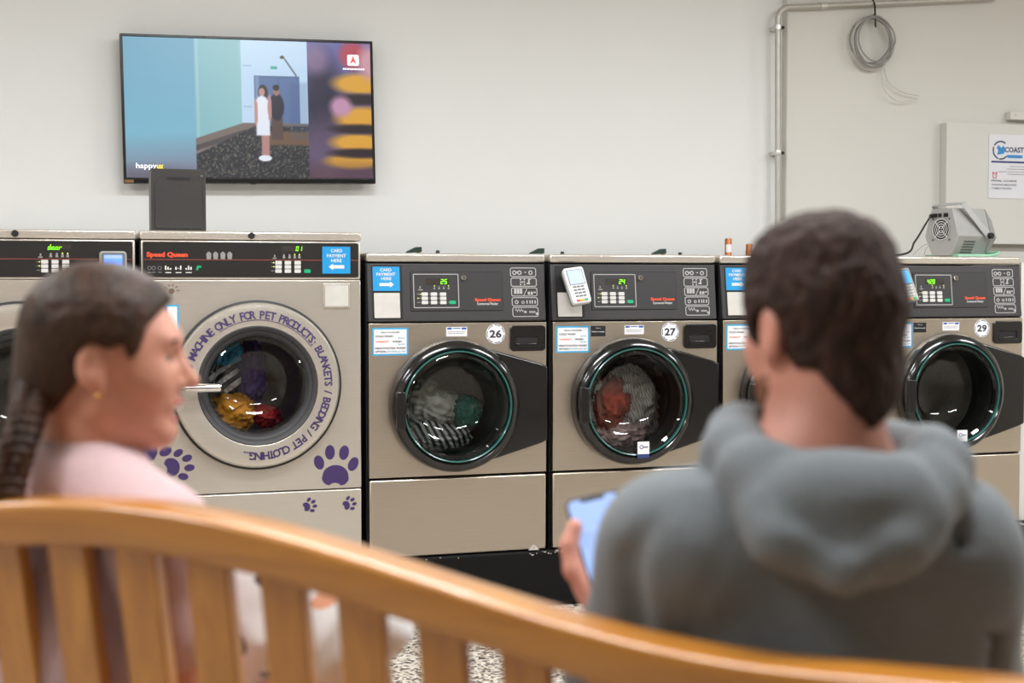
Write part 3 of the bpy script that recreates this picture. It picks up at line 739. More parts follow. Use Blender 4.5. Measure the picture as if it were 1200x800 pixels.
    if pet:
        s = 'THIS MACHINE ONLY FOR PET PRODUCTS: BLANKETS / BEDDING / PET CLOTHING...'
        a0, a1, R, hgt = math.radians(176), math.radians(-103), .2475, .0285
        adv = [.62 if ch == ' ' else {'I':.42,'.':.38,'/':.5,':':.4,'M':1.02,'W':1.1}.get(ch, .8) for ch in s]
        tot = sum(adv); pos = 0
        body = MB(); under = MB(); i0 = s.index('ONLY'); i1 = s.index(':')
        for i, ch in enumerate(s):
            mid = (pos+adv[i]/2)/tot; a = a0+(a1-a0)*mid; pos += adv[i]
            yt = -.0475
            if ch != ' ':
                v, f = text_flat(ch, .025); A = np.array(v); lo = A.min(0); hi = A.max(0); sc = hgt/.73
                cwx = (lo[0]+hi[0])/2; th = a-PI/2; cc, ss = math.cos(th), math.sin(th)
                pts = [((p[0]-cwx)*sc*.92, (p[1]-.35)*sc) for p in v]
                body.add([(LDX+R*math.cos(a)+px*cc-pz*ss, yt-.0006*0, LDZ+R*math.sin(a)+px*ss+pz*cc) for px, pz in pts], f)
            if i0 <= i <= i1:
                w2 = abs(a1-a0)*adv[i]/tot/2*1.05; r0, r1 = R-hgt*.68, R-hgt*.60
                q = [(LDX+r*math.cos(b), yt, LDZ+r*math.sin(b)) for r, b in ((r0,a-w2),(r0,a+w2),(r1,a+w2),(r1,a-w2))]
                under.add(q, [(0,1,2,3)])
        # the ring face slopes slightly: give the lettering the same slope
        def slope(mb):
            mb.v = [(p[0], -.040-(.288-.006-math.hypot(p[0]-LDX, p[2]-LDZ))/(.282-.214)*.008-.0012, p[2]) for p in mb.v]; return mb
        obj('ring_text', slope(body), 'purple', d); obj('text_underline', slope(under), 'purple', d)
        for (u, v, sz, rot) in ((393.5,547,.155,-.06),(208.5,545,.105,-1.35),(178,520,.13,-.75),(362.3,592,.052,-1.25),(408.7,590,.052,-1.15)):
            px, pz = PL(u, v); obj('paw_sticker', paw(MB(), px, pz, sz, rot, -.0048), 'purple', t)
        px, pz = PL(201, 341); m = MB()
        for a in np.linspace(.1, 2.6, 5): m.prism(circ(px+.022*math.cos(a), pz+.022*math.sin(a), 1, 10, .0022, .006, a-PI/2), -.0048, -.0043)
        m.prism(circ(px, pz, .010, 14), -.0048, -.0043); obj('sun_sticker', m, 'brown_mark', t)
        bq = boxL(194, 209.5, 357, 392); q = obj('price_sticker', flat(bq, -.0048, -.0042), 'sticker_edge', t)
        obj('sticker_face', flat((bq[0]+.006, bq[1]-.006, bq[2]+.006, bq[3]-.006), -.0052, -.0048), 'sticker_white', q)
        bq = boxL(378.5, 409.5, 332, 360.5)
        q = obj('cover_plate', flat((bq[0], bq[1], bq[2], bq[3]), -.010, -.004), 'steel_trim', t, bevel=.002)
        obj('plate_face', flat((bq[0]+.006, bq[1]-.006, bq[2]+.006, bq[3]-.006), -.0108, -.0098), 'plate_grey', q)
        sb = boxL(377.3, 410, 289, 320.5)
        sg = obj('payment_sign', flat(sb, -.0085, -.006), 'sign_blue', c)
        m = MB()
        for s_, zz, a, b_ in (('CARD', .79, .30, .71), ('PAYMENT', .60, .16, .84), ('HERE', .42, .31, .69)):
            text_mb(s_, sb[0]+(sb[1]-sb[0])*a, sb[0]+(sb[1]-sb[0])*b_, sb[2]+(sb[3]-sb[2])*zz, sb[2]+(sb[3]-sb[2])*(zz+.125), -.009, .02, mb=m)
        obj('sign_text', m, 'print_white', sg)
        ar = arrow_mesh((-.028, .028, sb[2]+.012, sb[2]+.036), -.0091); ar.v = [((sb[0]+sb[1])/2-p[0], p[1], p[2]) for p in ar.v]
        obj('sign_arrow', ar, 'print_white', sg)
    return t
large_washer(X_PET, True, 'large pale steel pet washer with purple paw stickers and yellow laundry')
large_washer(X_PET-W_L-.012, False, 'large pale steel washer at the left edge, its display reading door')
# card reader on the leftmost large washer
p = at(132.5, 309, -.02)
r = thing('card_reader', 'small silver card terminal with lit blue screen above the woman', 'card reader', (p[0], -.008, p[2]), 0, 'card readers')
obj('terminal_body', MB().prism(rrect(-.045, .045, -.075, .043, .012), -.022, 0), 'terminal_silver', r, bevel=.004)
obj('terminal_bezel', MB().prism(rrect(-.038, .038, -.035, .036, .006), -.0235, -.02), 'terminal_grey', r)
obj('screen', MB().prism(rrect(-.030, .030, -.028, .030, .002), -.0245, -.023), 'lcd_blue', r)
obj('screen_header', MB().box(-.029, .029, -.0249, -.0244, .018, .029), 'phone_line', r)
obj('keypad', MB().box(-.028, .028, -.0245, -.022, -.068, -.042), 'terminal_grey', r)
# ==================================================================== LAUNDRY IN THE DRUMS
from mathutils import noise as mnoise
def stripe_mat(name, c1, c2, scale, rot=0.):
    m = bpy.data.materials.new(name); m.use_nodes = True; N = m.node_tree.nodes; L = m.node_tree.links; b = N['Principled BSDF']
    tc = N.new('ShaderNodeTexCoord'); mp = N.new('ShaderNodeMapping'); mp.inputs['Rotation'].default_value = (0, rot, 0); L.new(tc.outputs['Object'], mp.inputs[0])
    wv = N.new('ShaderNodeTexWave'); wv.inputs['Scale'].default_value = scale; wv.inputs['Distortion'].default_value = 3; wv.inputs['Detail'].default_value = 1; wv.inputs['Detail Scale'].default_value = .6; L.new(mp.outputs[0], wv.inputs[0])
    r = N.new('ShaderNodeValToRGB'); r.color_ramp.interpolation = 'CONSTANT'; L.new(wv.outputs['Fac'], r.inputs[0])
    r.color_ramp.elements[0].color = srgb(c1)+(1,); r.color_ramp.elements[1].position = .5; r.color_ramp.elements[1].color = srgb(c2)+(1,)
    L.new(r.outputs[0], b.inputs['Base Color']); b.inputs['Roughness'].default_value = .85; MATS[name] = m
stripe_mat('cl_stripe', '22242a', 'c9c8c6', 14, .5); stripe_mat('cl_stripe2', '2a2a30', 'd8d6d4', 9, -.9); stripe_mat('cl_check', 'a59a97', 'd6cecb', 30, .3)
def cloth_blob(name, c, rad, seed, m, label, amp=.35, rot=0, sub=5, group=None):
    bm = bmesh.new(); bmesh.ops.create_icosphere(bm, subdivisions=sub, radius=1.0)
    off = Vector((seed*3.1, seed*1.7, seed*.9))
    for v in bm.verts:
        p = v.co.copy(); n1 = mnoise.noise(p*1.6+off); n2 = 1-2*abs(mnoise.noise(p*2.8+off*2)); n3 = 1-2*abs(mnoise.noise(p*5.5+off))
        n4 = 1-2*abs(mnoise.noise(p*9+off*1.3)); v.co = p*(1+amp*(.7*n1+.6*(n2-.4)+.4*(n3-.4)+.2*(n4-.4)))
    me = bpy.data.meshes.new(name); bm.to_mesh(me); bm.free()
    S = Matrix.Rotation(rot, 4, 'Y') @ Matrix.Diagonal((*rad, 1)); me.transform(S)
    me.polygons.foreach_set('use_smooth', [True]*len(me.polygons))
    o = link(name, me, m, None, c); tag(o, label, 'laundry', group); return o
dx, dz = X26+DOOR_X, DOOR_Z
G = 'laundry inside the washers'
cloth_blob('striped_shirt', (dx-.02,.21,dz-.13), (.13,.06,.05), 1, 'cl_stripe', 'black and white striped garment in washer 26', .3, .1, group=G)
cloth_blob('grey_towel', (dx-.03,.25,dz-.02), (.12,.08,.075), 2, 'cl_white', 'crumpled pale grey towel above the stripes in washer 26', .4, .2, group=G)
cloth_blob('green_garment', (dx+.11,.21,dz-.04), (.05,.06,.055), 3, 'cl_green', 'teal green garment at the right of washer 26 drum', .35, 0, group=G)
dx += W_S+GAP_S
cloth_blob('rust_garment', (dx-.03,.17,dz-.02), (.085,.055,.095), 4, 'cl_rust', 'rust red garment tumbling in washer 27', .4, .2, group=G)
cloth_blob('patterned_sheet', (dx+.085,.24,dz-.03), (.11,.08,.13), 5, 'cl_check', 'pale patterned sheet behind the rust garment', .4, -.4, group=G)
cloth_blob('white_sheet', (dx-.135,.21,dz-.01), (.07,.075,.12), 6, 'cl_white', 'white sheet at the left in washer 27', .4, .2, group=G)
cloth_blob('pink_sheet', (dx-.01,.21,dz-.145), (.14,.08,.06), 7, 'cl_pinkish', 'pale pink cloth at the bottom of washer 27 drum', .35, 0, group=G)
dx, dz = X_PET+LDX, LDZ
cloth_blob('yellow_blanket', (dx-.075,.20,dz-.115), (.095,.07,.065), 11, 'cl_yellow', 'mustard yellow blanket at the bottom of the pet washer', .35, -.1, group=G)
cloth_blob('striped_cover', (dx-.10,.215,dz+.02), (.065,.06,.055), 12, 'cl_stripe2', 'white and black striped cover in the pet washer', .35, .7, group=G)
cloth_blob('blue_cloth', (dx-.085,.20,dz+.10), (.055,.05,.04), 13, 'cl_blue', 'bright blue and white cloth at the top of the pet washer', .4, -.4, group=G)
cloth_blob('purple_blanket', (dx+.01,.25,dz+.02), (.055,.07,.11), 14, 'cl_purple', 'purple blanket in the middle of the pet washer', .35, 0, group=G)
cloth_blob('red_patterned_cloth', (dx+.06,.21,dz-.13), (.05,.05,.035), 15, 'cl_red', 'red and black patterned cloth beside the yellow blanket', .45, .3, group=G)

# ==================================================================== TELEVISION
ytv = WY-.075
c4 = [at(*q, ytv) for q in ((143,40.3),(440.3,48),(435.5,216.3),(142,213.8))]
tc_ = sum(c4)/4; wT = ((c4[1]-c4[0])[0]+(c4[2]-c4[3])[0])/2; hT = ((c4[0]-c4[3])[2]+(c4[1]-c4[2])[2])/2
roll = -math.atan2((c4[1]-c4[0])[2]+(c4[2]-c4[3])[2], (c4[1]-c4[0])[0]+(c4[2]-c4[3])[0])
tv = thing('television', 'flat wall television showing people on a blue and yellow picture', 'television', tuple(tc_)); tv.rotation_euler = (0, roll, 0)
hw, hh = wT/2, hT/2
obj('casing', MB().box(-hw, hw, -.004, .035, -hh, hh), 'tv_black', tv, bevel=.004)
obj('back_box', MB().box(-.25, .25, .03, .073, -.15, .15), 'tv_black', tv, bevel=.004)
obj('bezel', MB().frame([(-hw,-hh),(hw,-hh),(hw,hh),(-hw,hh)], [(-hw+.010,-hh+.022),(hw-.010,-hh+.022),(hw-.010,hh-.010),(-hw+.010,hh-.010)], -.010, -.003), 'tv_black', tv, bevel=.002)
obj('corner_badge', MB().box(-hw+.003, -hw+.038, -.0112, -.0095, -hh+.003, -hh+.014), 'tv_badge', tv)
obj('maker_mark', MB().box(-.012, .012, -.0112, -.0095, -hh-.004, -hh+.006), 'tv_black', tv)
PW, PH = 300, 168
def paint():
    S, T = np.meshgrid(np.linspace(0, 1, PW), np.linspace(0, 1, PH)); I = np.zeros((PH, PW, 3))
    def c(*a): return np.array(a)/255.
    def put(mask, col):
        mk = mask[..., None]; I[:] = I*(1-mk)+np.asarray(col)*mk
    def soft(d, e): return np.clip(.5-d/e, 0, 1)
    def boxm(s0, s1, t0, t1, e=.004): return soft(np.maximum(np.maximum(s0-S, S-s1)*1.75, np.maximum(t0-T, T-t1)), e)
    def ellm(s, t, a, b, e=.15): return soft(np.hypot((S-s)/a, (T-t)/b)-1, e)
    # left blurred band
    g = np.clip((T-.05)/.95, 0, 1)[..., None]
    I[:] = c(105,160,186)*(1-g)+c(128,186,206)*g
    put(soft(.80-T+.12*(.28-S), .28), c(126,132,152)); put(soft(.93-T, .1)*soft(S-.25, .2), c(105,103,120))
    # middle band
    mid = (S > .277) & (S < .735)
    J = I.copy(); I[:] = c(132,182,190)+(S[..., None]-.3)*c(60,40,20)*1.0
    put(soft(.285-S, .012)*soft(S-.290, .01), c(170,205,215))
    put(boxm(.463, .75, -.1, .70, .006), c(186,212,236)); put(soft(T-.16, .3)*boxm(.463,.75,-.1,.2,.05)*.4, c(205,226,245))
    put(boxm(.515, .70, .255, .66), c(84,106,146)); put(boxm(.52, .535, .26, .66), c(120,142,176)); put(boxm(.535, .70, .27, .66), c(88,112,156)); put(boxm(.612,.616,.27,.66), c(70,92,132))
    put(boxm(.583, .61, .185, .205), c(70,165,140)); put(boxm(.47,.505,.18,.19), c(150,180,205)); put(boxm(.47,.505,.475,.485), c(150,180,205))
    edge = .715-.145*np.clip((S-.277)/.24, 0, 2)
    edge2 = np.maximum(edge, .60)
    put(soft(edge2-T, .008), c(118,106,100))
    put(soft(edge2+.05-T, .008)*soft(S-.53,.01), c(80,74,74)); put(soft(edge2+.09-T, .008)*soft(S-.53,.01), c(128,118,112))
    carpet_e = .83-.21*np.clip((S-.277)/.24, 0, 1.0)
    nz_ = np.random.RandomState(4).rand(PH//2, PW//2).repeat(2, 0).repeat(2, 1)
    cm = soft(carpet_e-T, .01)
    put(cm, c(46,46,50)); put(cm*(nz_ > .6)*.6, c(80,80,78)); put(cm*(nz_ > .88)*.6, c(112,108,96))
    put(soft(.66-T, .02)*soft(T-.76, .02)*soft(.56-S, .03)*cm, c(110,86,66))
    put(boxm(.66, .735, .3, .72, .03)*.25, c(70,84,120))
    # hanging lamp arm
    ln = np.abs((S-.640)*.13-(T-.125)*.05)/.139; put(soft(ln-.003, .004)*boxm(.640,.69,.125,.255), c(60,64,70)); put(ellm(.632,.118,.010,.012), c(80,70,60))
    # man in dark shirt
    put(boxm(.582, .628, .56, .72, .01), c(86,70,66)); put(ellm(.605,.48,.030,.10), c(38,38,52)); put(ellm(.605,.365,.013,.035), c(150,112,102)); put(ellm(.604,.34,.014,.022), c(40,34,36))
    # woman in white dress
    put(ellm(.550,.375,.020,.055), c(58,40,40)); put(ellm(.545,.375,.012,.030), c(186,142,134)); put(boxm(.540,.572,.68,.85,.01), c(176,132,128)); put(ellm(.545,.50,.032,.10), c(226,230,240)); put(boxm(.520,.575,.50,.69,.01), c(224,229,241))
    put(ellm(.520,.52,.007,.10), c(190,142,134)); put(ellm(.576,.49,.008,.10), c(184,138,132)); put(ellm(.553,.855,.027,.022), c(226,232,240))
    M = mid[..., None]; I[:] = np.where(M, I, J)
    # right blurred band
    J = I.copy(); I[:] = c(74,62,96)+(1-T[..., None])*c(30,40,60)
    put(soft(.40-np.hypot((S-.80)*1.2, T-.05), .3)*0+ellm(.79,.42,.08,.30,.9)*.9, c(34,30,52)); put(ellm(.77,.13,.05,.10,.9)*.7, c(150,120,150))
    put(ellm(.80,.80,.08,.25,.9)*.6, c(112,92,112))
    for t0, a, s0 in ((.30,.075,.955),(.555,.085,.965),(.735,.065,.945),(.875,.055,.92)): put(ellm(s0,t0,.115,a,.55), c(214,158,56))
    for t0, a in ((.415,.04),(.635,.035),(.815,.035)): put(ellm(.95,t0,.12,a,.7), c(40,30,34))
    put(ellm(.872,.47,.045,.075,.7), c(188,140,170)); put(ellm(.925,.09,.055,.10,.6), c(176,70,88)); put(ellm(1.0,.14,.05,.12,.8), c(200,150,160))
    put(soft(.9-T, .12)*.6, c(92,62,66))
    I[:] = np.where((S >= .735)[..., None], I, J)
    return np.clip(I, 0, 1)
img = paint(); lin = np.where(img <= .04045, img/12.92, ((img+.055)/1.055)**2.4)
pw0, pw1, pz0, pz1 = -hw+.011, hw-.011, -hh+.023, hh-.011
XX, ZZ = np.meshgrid(np.linspace(pw0, pw1, PW), np.linspace(pz1, pz0, PH))
V = np.stack([XX, np.full_like(XX, -.0055), ZZ], -1).reshape(-1, 3)
idx = np.arange(PW*PH).reshape(PH, PW)
Fq = np.stack([idx[1:, :-1], idx[1:, 1:], idx[:-1, 1:], idx[:-1, :-1]], -1).reshape(-1, 4)
me = bpy.data.meshes.new('screen'); me.from_pydata(V.tolist(), [], Fq.tolist())
ca = me.color_attributes.new('picture', 'FLOAT_COLOR', 'POINT')
ca.data.foreach_set('color', np.concatenate([lin.reshape(-1, 3), np.ones((PW*PH, 1))], 1).astype(np.float32).ravel())
scr = link('screen', me, 'tv_picture', tv)
mat('ui_white', 'f0f0f0', .4, emit='f2f2f2', estr=.9); mat('ui_yellow', 'e8d020', .4, emit='e6cf22', estr=.85); mat('ui_red', 'c05050', .4, emit='c04a48', estr=.8)
def SX(s): return pw0+(pw1-pw0)*s
def SZ(t): return pz1-(pz1-pz0)*t
obj('caption_text', text_mb('happy', SX(.038), SX(.118), SZ(.945), SZ(.895), -.0062, .008), 'ui_white', scr)
obj('caption_tail', text_mb('ux', SX(.119), SX(.145), SZ(.938), SZ(.908), -.0062, .03), 'ui_yellow', scr)
lx0, lx1, lz0, lz1 = SX(.903), SX(.951), SZ(.165), SZ(.085)
obj('logo_tile', MB().prism(rrect(lx0, lx1, lz0, lz1, .007), -.0064, -.0056), 'ui_white', scr)
mx_, mz_ = (lx0+lx1)/2, (lz0+lz1)/2
obj('logo_arrow', MB().prism([(mx_-.015,mz_-.018),(mx_,mz_-.007),(mx_+.015,mz_-.018),(mx_,mz_+.021)], -.0068, -.0063), 'ui_red', scr)
m = MB()
for i in range(10): m.box(SX(.884)+i*.0093, SX(.884)+i*.0093+.006, -.0062, -.0056, SZ(.196), SZ(.184))
obj('logo_caption', m, 'ui_white', scr)['kind'] = 'stuff'

# ==================================================================== THINGS ON AND AROUND THE MACHINES
p0 = at(177.5, 270, .14); p1 = at(241, 198.5, .14)
bw, bh = p1[0]-p0[0], p1[2]-L_TOP
bxo = thing('ticket_box', 'black metal box with a slot standing in front of the television', 'box', ((p0[0]+p1[0])/2, .14, L_TOP))
obj('box_body', MB().box(-bw/2, bw/2, 0, .14, 0, bh), 'box_black', bxo, bevel=.003)
obj('front_plate', MB().prism([(-bw/2+.012,.012),(bw/2-.012,.012),(bw/2-.012,bh-.055),(bw/2-.03,bh-.03),(-bw/2+.03,bh-.03),(-bw/2+.012,bh-.055)], -.004, .001), 'box_black', bxo, bevel=.002)
obj('slot', MB().prism(rrect(-bw/2+.055, bw/2-.055, bh-.04, bh-.031, .003), -.0055, -.003), 'recess', bxo)
obj('screw', MB().lathe([(.0,-.004),(.004,-.003),(.004,.001)], (bw/2-.014, bh-.024), 12), 'terminal_grey', bxo)
obj('base_flange', MB().box(-bw/2-.008, bw/2+.05, .0, .15, 0, .003), 'box_black', bxo)

# conduit
yc = WY-.075
cpts = [at(911.5, v, yc) for v in (330, 258, 140, 40, 22)]
e0 = at(911.5, 22, yc); e1 = at(926, 8.5, yc); z_top = e1[2]
bend = [np.array([e0[0]+(e1[0]-e0[0])*(1-math.cos(a)), yc, e0[2]+(e1[2]-e0[2])*math.sin(a)]) for a in np.linspace(0, PI/2, 9)[1:]]
pe = at(1165, -2, yc)
cd = thing('conduit', 'grey metal electrical conduit running up the wall and bending right', 'pipe', tuple(at(911.5, 330, yc)))
o3 = np.array(cd.location)
obj('pipe', MB().tube([p-o3 for p in cpts]+[p-o3 for p in bend]+[pe-o3], .0135, 14), 'conduit', cd)
for u, v in ((911.5, 32), (911.5, 179)):
    q = at(u, v, yc)-o3
    obj('clip', MB().lathe([(.0165,-.011),(.0175,0),(.0165,.011)], (0,0), 20).xform(Matrix.Translation(q) @ Matrix.Rotation(PI/2, 4, 'X')), 'clip', cd)
    obj('clip_foot', MB().box(q[0]-.006, q[0]+.03, q[1]+.02, q[1]+.07, q[2]-.008, q[2]+.008), 'clip', cd)
    obj('clip_screw', MB().box(q[0]+.018, q[0]+.03, q[1]-.008, q[1]+.02, q[2]-.006, q[2]+.006), 'recess', cd)
cq = e1+(pe-e1)*.14; cq2 = e1+(pe-e1)*.17; obj('coupling', MB().cyl(cq-o3, cq2-o3, .0165, 16), 'clip', cd)
# cable coil
cc = at(1023.5, 47, WY-.09)
coil = thing('cable_coil', 'loop of thin grey cable hanging from the conduit', 'cable', tuple(cc))
rng = random.Random(11)
for i in range(9):
    rx, rz = rng.uniform(.090, .112), rng.uniform(.100, .126); ox, oz = rng.uniform(-.012, .010), rng.uniform(-.016, .008); ph = rng.uniform(0, 6)
    pts = [(ox+rx*math.cos(a)+.004*math.sin(3*a+ph), rng.uniform(-.0015,.0015)+(.018*math.sin(i*2.3)), oz+rz*math.sin(a)+.004*math.cos(2*a+ph)) for a in np.linspace(0, 2*PI, 48, endpoint=False)]
    obj('cable_loop', MB().tube(pts, .0036, 7, closed=True), ['cable_grey','cable_pale','cable_grey'][i%3], coil)
q = at(1024.5, 6, WY-.09)-cc
obj('cable_tie', MB().tube([(q[0],.015,q[2]+.03),(q[0],-.005,q[2]),(q[0]+.003,-.006,.09),(q[0]+.006,-.004,.06)], .0045, 8), 'cable_black', coil)
def px_path(uv, y, o): return [at(u, v, y)-o for u, v in uv]
def smooth_path(P, n=40):
    P = [np.array(p, float) for p in P]; out = []
    for i in range(len(P)-1):
        a, b, c, d = P[max(i-1,0)], P[i], P[i+1], P[min(i+2,len(P)-1)]
        for t in np.linspace(0, 1, max(2, n//(len(P)-1)), endpoint=False):
            out.append(.5*((2*b)+(c-a)*t+(2*a-5*b+4*c-d)*t*t+(3*b-a-3*c+d)*t**3))
    out.append(P[-1]); return out
obj('cable_tail', MB().tube(smooth_path(px_path([(1033,70),(1033,95),(1040,110),(1054,119),(1075,116)], WY-.08, cc)), .0022, 6), 'cable_pale', coil)
obj('cable_tail', MB().tube(smooth_path(px_path([(1036,78),(1040,94),(1052,105),(1064,110),(1077,112)], WY-.075, cc)), .0022, 6), 'cable_pale', coil)
# poster
yp = WY-.1015
b0 = at(1158, 232, yp); b1 = at(1158, 157, yp); ph_ = b1[2]-b0[2]; pw_ = ph_/1.414
po = thing('poster', 'white paper notice with blue round logo and COAST lettering', 'poster', (b0[0], yp, b0[2]))
def PP(u, v): q = at(u, v, yp); return q[0]-b0[0], q[2]-b0[2]
obj('sheet', MB().box(0, pw_, -.0012, .0003, 0, ph_), 'paper', po)
yy = -.002
lx, lz = PP(1172.5, 176); m = MB(); R = PP(1182, 176)[0]-lx
for a0, a1 in ((.9, 2.6), (2.75, 4.4), (4.5, 5.6)):
    n = 12; A = np.linspace(a0, a1, n+1)
    for i in range(n): m.add([(lx+r*math.cos(a), yy, lz+r*math.sin(a)) for r, a in ((R,A[i]),(R,A[i+1]),(R*.84,A[i+1]),(R*.84,A[i]))], [(0,1,2,3)])
obj('logo_ring', m, 'logo_navy', po)
obj('logo_splash', MB().prism([(lx-R*.45,lz-R*.5),(lx+R*.4,lz-R*.35),(lx+R*.55,lz+R*.1),(lx+R*.35,lz+R*.5),(lx+R*.05,lz+R*.25),(lx-R*.3,lz+R*.55),(lx-R*.5,lz+R*.2),(lx-R*.3,lz)], yy, yy+.001), 'logo_blue', po)
t0 = PP(1177, 178.5); t1 = PP(1199.5, 172.8)
obj('poster_text', text_mb('COAST', t0[0], t1[0], t0[1], t1[1], yy-.0006, .025), 'logo_navy', po)
t0 = PP(1180, 185); t1 = PP(1198, 182); obj('logo_strip', MB().box(t0[0], t1[0], yy, yy+.001, t0[1], t1[1]), 'logo_blue', po)
t0 = PP(1161.5, 190.4); t1 = PP(1161.5, 188.2); obj('rule_line', MB().box(t0[0], pw_-.01, yy, yy+.001, t0[1], t1[1]), 'ink_navy', po)
m = MB()
for v, u0 in ((195,1183),(198,1180),(201,1170),(204,1180)): a = PP(u0, v); m.box(a[0], pw_-.012, yy, yy+.001, a[1]-.0012, a[1]+.0012)
obj('fine_print', m, 'ink_grey', po)['kind'] = 'stuff'
ax, az = PP(1165.5, 205.5)
m = MB().frame(circ(ax, az, .013, 20), circ(ax, az, .0095, 20), yy, yy+.001).prism(circ(ax-.010, az+.013, .0045, 10), yy, yy+.001).prism(circ(ax+.010, az+.013, .0045, 10), yy, yy+.001).box(ax-.001, ax+.001, yy, yy+.001, az, az+.007).box(ax-.001, ax+.005, yy, yy+.001, az-.001, az+.001).box(ax-.010, ax-.007, yy, yy+.001, az-.016, az-.010).box(ax+.007, ax+.010, yy, yy+.001, az-.016, az-.010)
obj('clock_symbol', m, 'logo_red', po)
for s_, v, u1 in (('FINAL LOADS', 211.5, 1191), ('WASHING MACHINES', 216.2, 1191), ('TUMBLE DRYERS', 220.4, 1185)):
    a = PP(1161.5, v); b = PP(u1, v); obj('notice_text', text_mb(s_, a[0], b[0], a[1]-.0045, a[1]+.0045, yy, .015), 'ink' if v < 212 else 'ink_grey', po)
q = at(1178.5, 141, WY-.05); q2 = at(1178.5, 131.5, WY-.05)
wbx = thing('wall_box', 'small pale junction box on the wall above the notice board', 'box', (q[0], WY-.047, q[2]))
obj('box_body', MB().box(0, .2, -.04, 0, 0, q2[2]-q[2]), 'wall_cream', wbx, bevel=.004); obj('box_screw', MB().lathe([(0,-.043),(.004,-.042),(.004,-.039)], (.03, (q2[2]-q[2])*.6), 10), 'chip', wbx)
# copper pipe stubs behind washer 28
for u, v, nm in ((853.4, 279.5, 'capped copper pipe with a white tag, the taller of two'), (878, 285.8, 'shorter capped copper pipe next to the tagged one')):
    q = at(u, v, .80); t = thing('copper_pipe', nm, 'pipe', (q[0], .80, PT), 0, 'copper pipe stubs')
    h = q[2]-PT
    obj('pipe', MB().lathe([(.0,h),(.0135,h),(.0155,h-.004),(.0155,0)], (0,0), 18).xform(Matrix.Rotation(PI/2, 4, 'X') @ Matrix.Scale(-1, 4, (0,0,1)) @ Matrix.Scale(1,4)), 'copper', t)
    if v < 282: obj('pipe_tag', MB().lathe([(.0162,h-.062),(.0162,h-.026)], (0,0), 18, PI*1.15, PI*1.85).xform(Matrix.Rotation(PI/2, 4, 'X') @ Matrix.Scale(-1, 4, (0,0,1))), 'sticker_white', t)
# water valves with green levers peeking over the machines
for i, (u, v, u2, v2) in enumerate(((485.5, 292.5, 513, 294.3), (629.5, 294, 659, 295.7), (772.5, 294.5, 797, 296.6))):
    q = at(u, v, .83); t = thing('water_valve', ['dark green tap lever above washer 26, nearest the pet washer', 'dark green tap lever above the gap between washers 26 and 27', 'dark green tap lever above washer 27'][i], 'valve', (q[0], .83, PT), 0, 'water taps behind the washers')
    z = q[2]-PT
    obj('lever', MB().add([(-.034,-.012,z-.014),(.030,-.012,z-.010),(.030,-.012,z+.012),(.005,-.012,z+.011),(-.034,-.012,z-.008),(-.034,.012,z-.014),(.030,.012,z-.010),(.030,.012,z+.012),(.005,.012,z+.011),(-.034,.012,z-.008)],
        [(0,1,2,3,4),(9,8,7,6,5),(0,5,6,1),(1,6,7,2),(2,7,8,3),(3,8,9,4),(4,9,5,0)]), 'valve_green', t, bevel=.002)
    obj('stem', MB().cyl((.018,0,z-.05),(.018,0,z-.011), .009, 14), 'brass', t)
    obj('pipe', MB().cyl((.018,0,0),(.018,0,z-.045), .0135, 16), 'copper', t)
    q2 = at(u2, v2, .83)-np.array([q[0], .83, PT])
    obj('hose_cap', MB().tube([(q2[0],0,q2[2]-.12),(q2[0],0,q2[2]-.01),(q2[0],0,q2[2]+.004)], [.010,.010,.007], 12), 'cable_black', t)
    obj('hose', MB().tube([(.018,0,z-.12),(.06,0,z-.14),(q2[0],0,q2[2]-.115)], .008, 10), 'cable_black', t)

# fog machine on washer 29
yg = .30
g0 = at(1128, 300, yg); fog = thing('fog_machine', 'grey fog machine with fan and folded bracket on top of washer 29', 'fog machine', (g0[0], yg, Z_TOP+.006))
S = .00352*1.0                      # metres per pixel there
ax = np.array([math.cos(.55-YAW), math.sin(.55-YAW), 0])    # body axis: right and away
sd = np.array([-ax[1], ax[0], 0])
Lh, Wd, Hh = .130, .094, .205
def FG(a, b, c): return tuple(ax*a+sd*b+np.array([0,0,c]))
octo = [(-Wd*.55,0),(Wd*.55,0),(Wd,.085),(Wd*.62,Hh),(-Wd*.62,Hh),(-Wd,.085)]
def fprism(poly, a0, a1):
    n = len(poly); v = [FG(a0, b, c) for b, c in poly]+[FG(a1, b, c) for b, c in poly]
    return MB().add(v, [tuple(range(n)), tuple(range(2*n-1, n-1, -1))]+[(i, i+n, (i+1)%n+n, (i+1)%n) for i in range(n)])
nose = [(b*.78, .03+c*.62) for b, c in octo]
mbf = fprism(octo, -Lh, Lh*.55); n = 6
v = [FG(Lh*.55, b, c) for b, c in octo]+[FG(Lh, b, c) for b, c in nose]
mbf.add(v, [(i, i+n, (i+1)%n+n, (i+1)%n) for i in range(n)]+[tuple(range(2*n-1, n-1, -1))])
obj('body', mbf, 'fog_body', fog, bevel=.003)
obj('end_panel', fprism([(b*.97, .003+c*.97) for b, c in octo], -Lh-.004, -Lh+.002), 'fog_end', fog)
def disc(b, c, r0, r1, a, t): # ring on the end panel
    m = MB(); N = 28
    for k in range(N):
        A, B = 2*PI*k/N, 2*PI*(k+1)/N
        m.add([FG(a, b+r*math.cos(x), c+r*math.sin(x)) for r, x in ((r0,A),(r0,B),(r1,B),(r1,A))], [(0,1,2,3)])
    return m
ea = -Lh-.0045
obj('fan_opening', disc(0, .115, .0, .046, ea-.0005, 0), 'recess', fog)
gm = MB()
for r in (.012, .022, .032, .043): q = disc(0, .115, r, r+.0035, ea-.003, 0); gm.add(q.v, q.f)
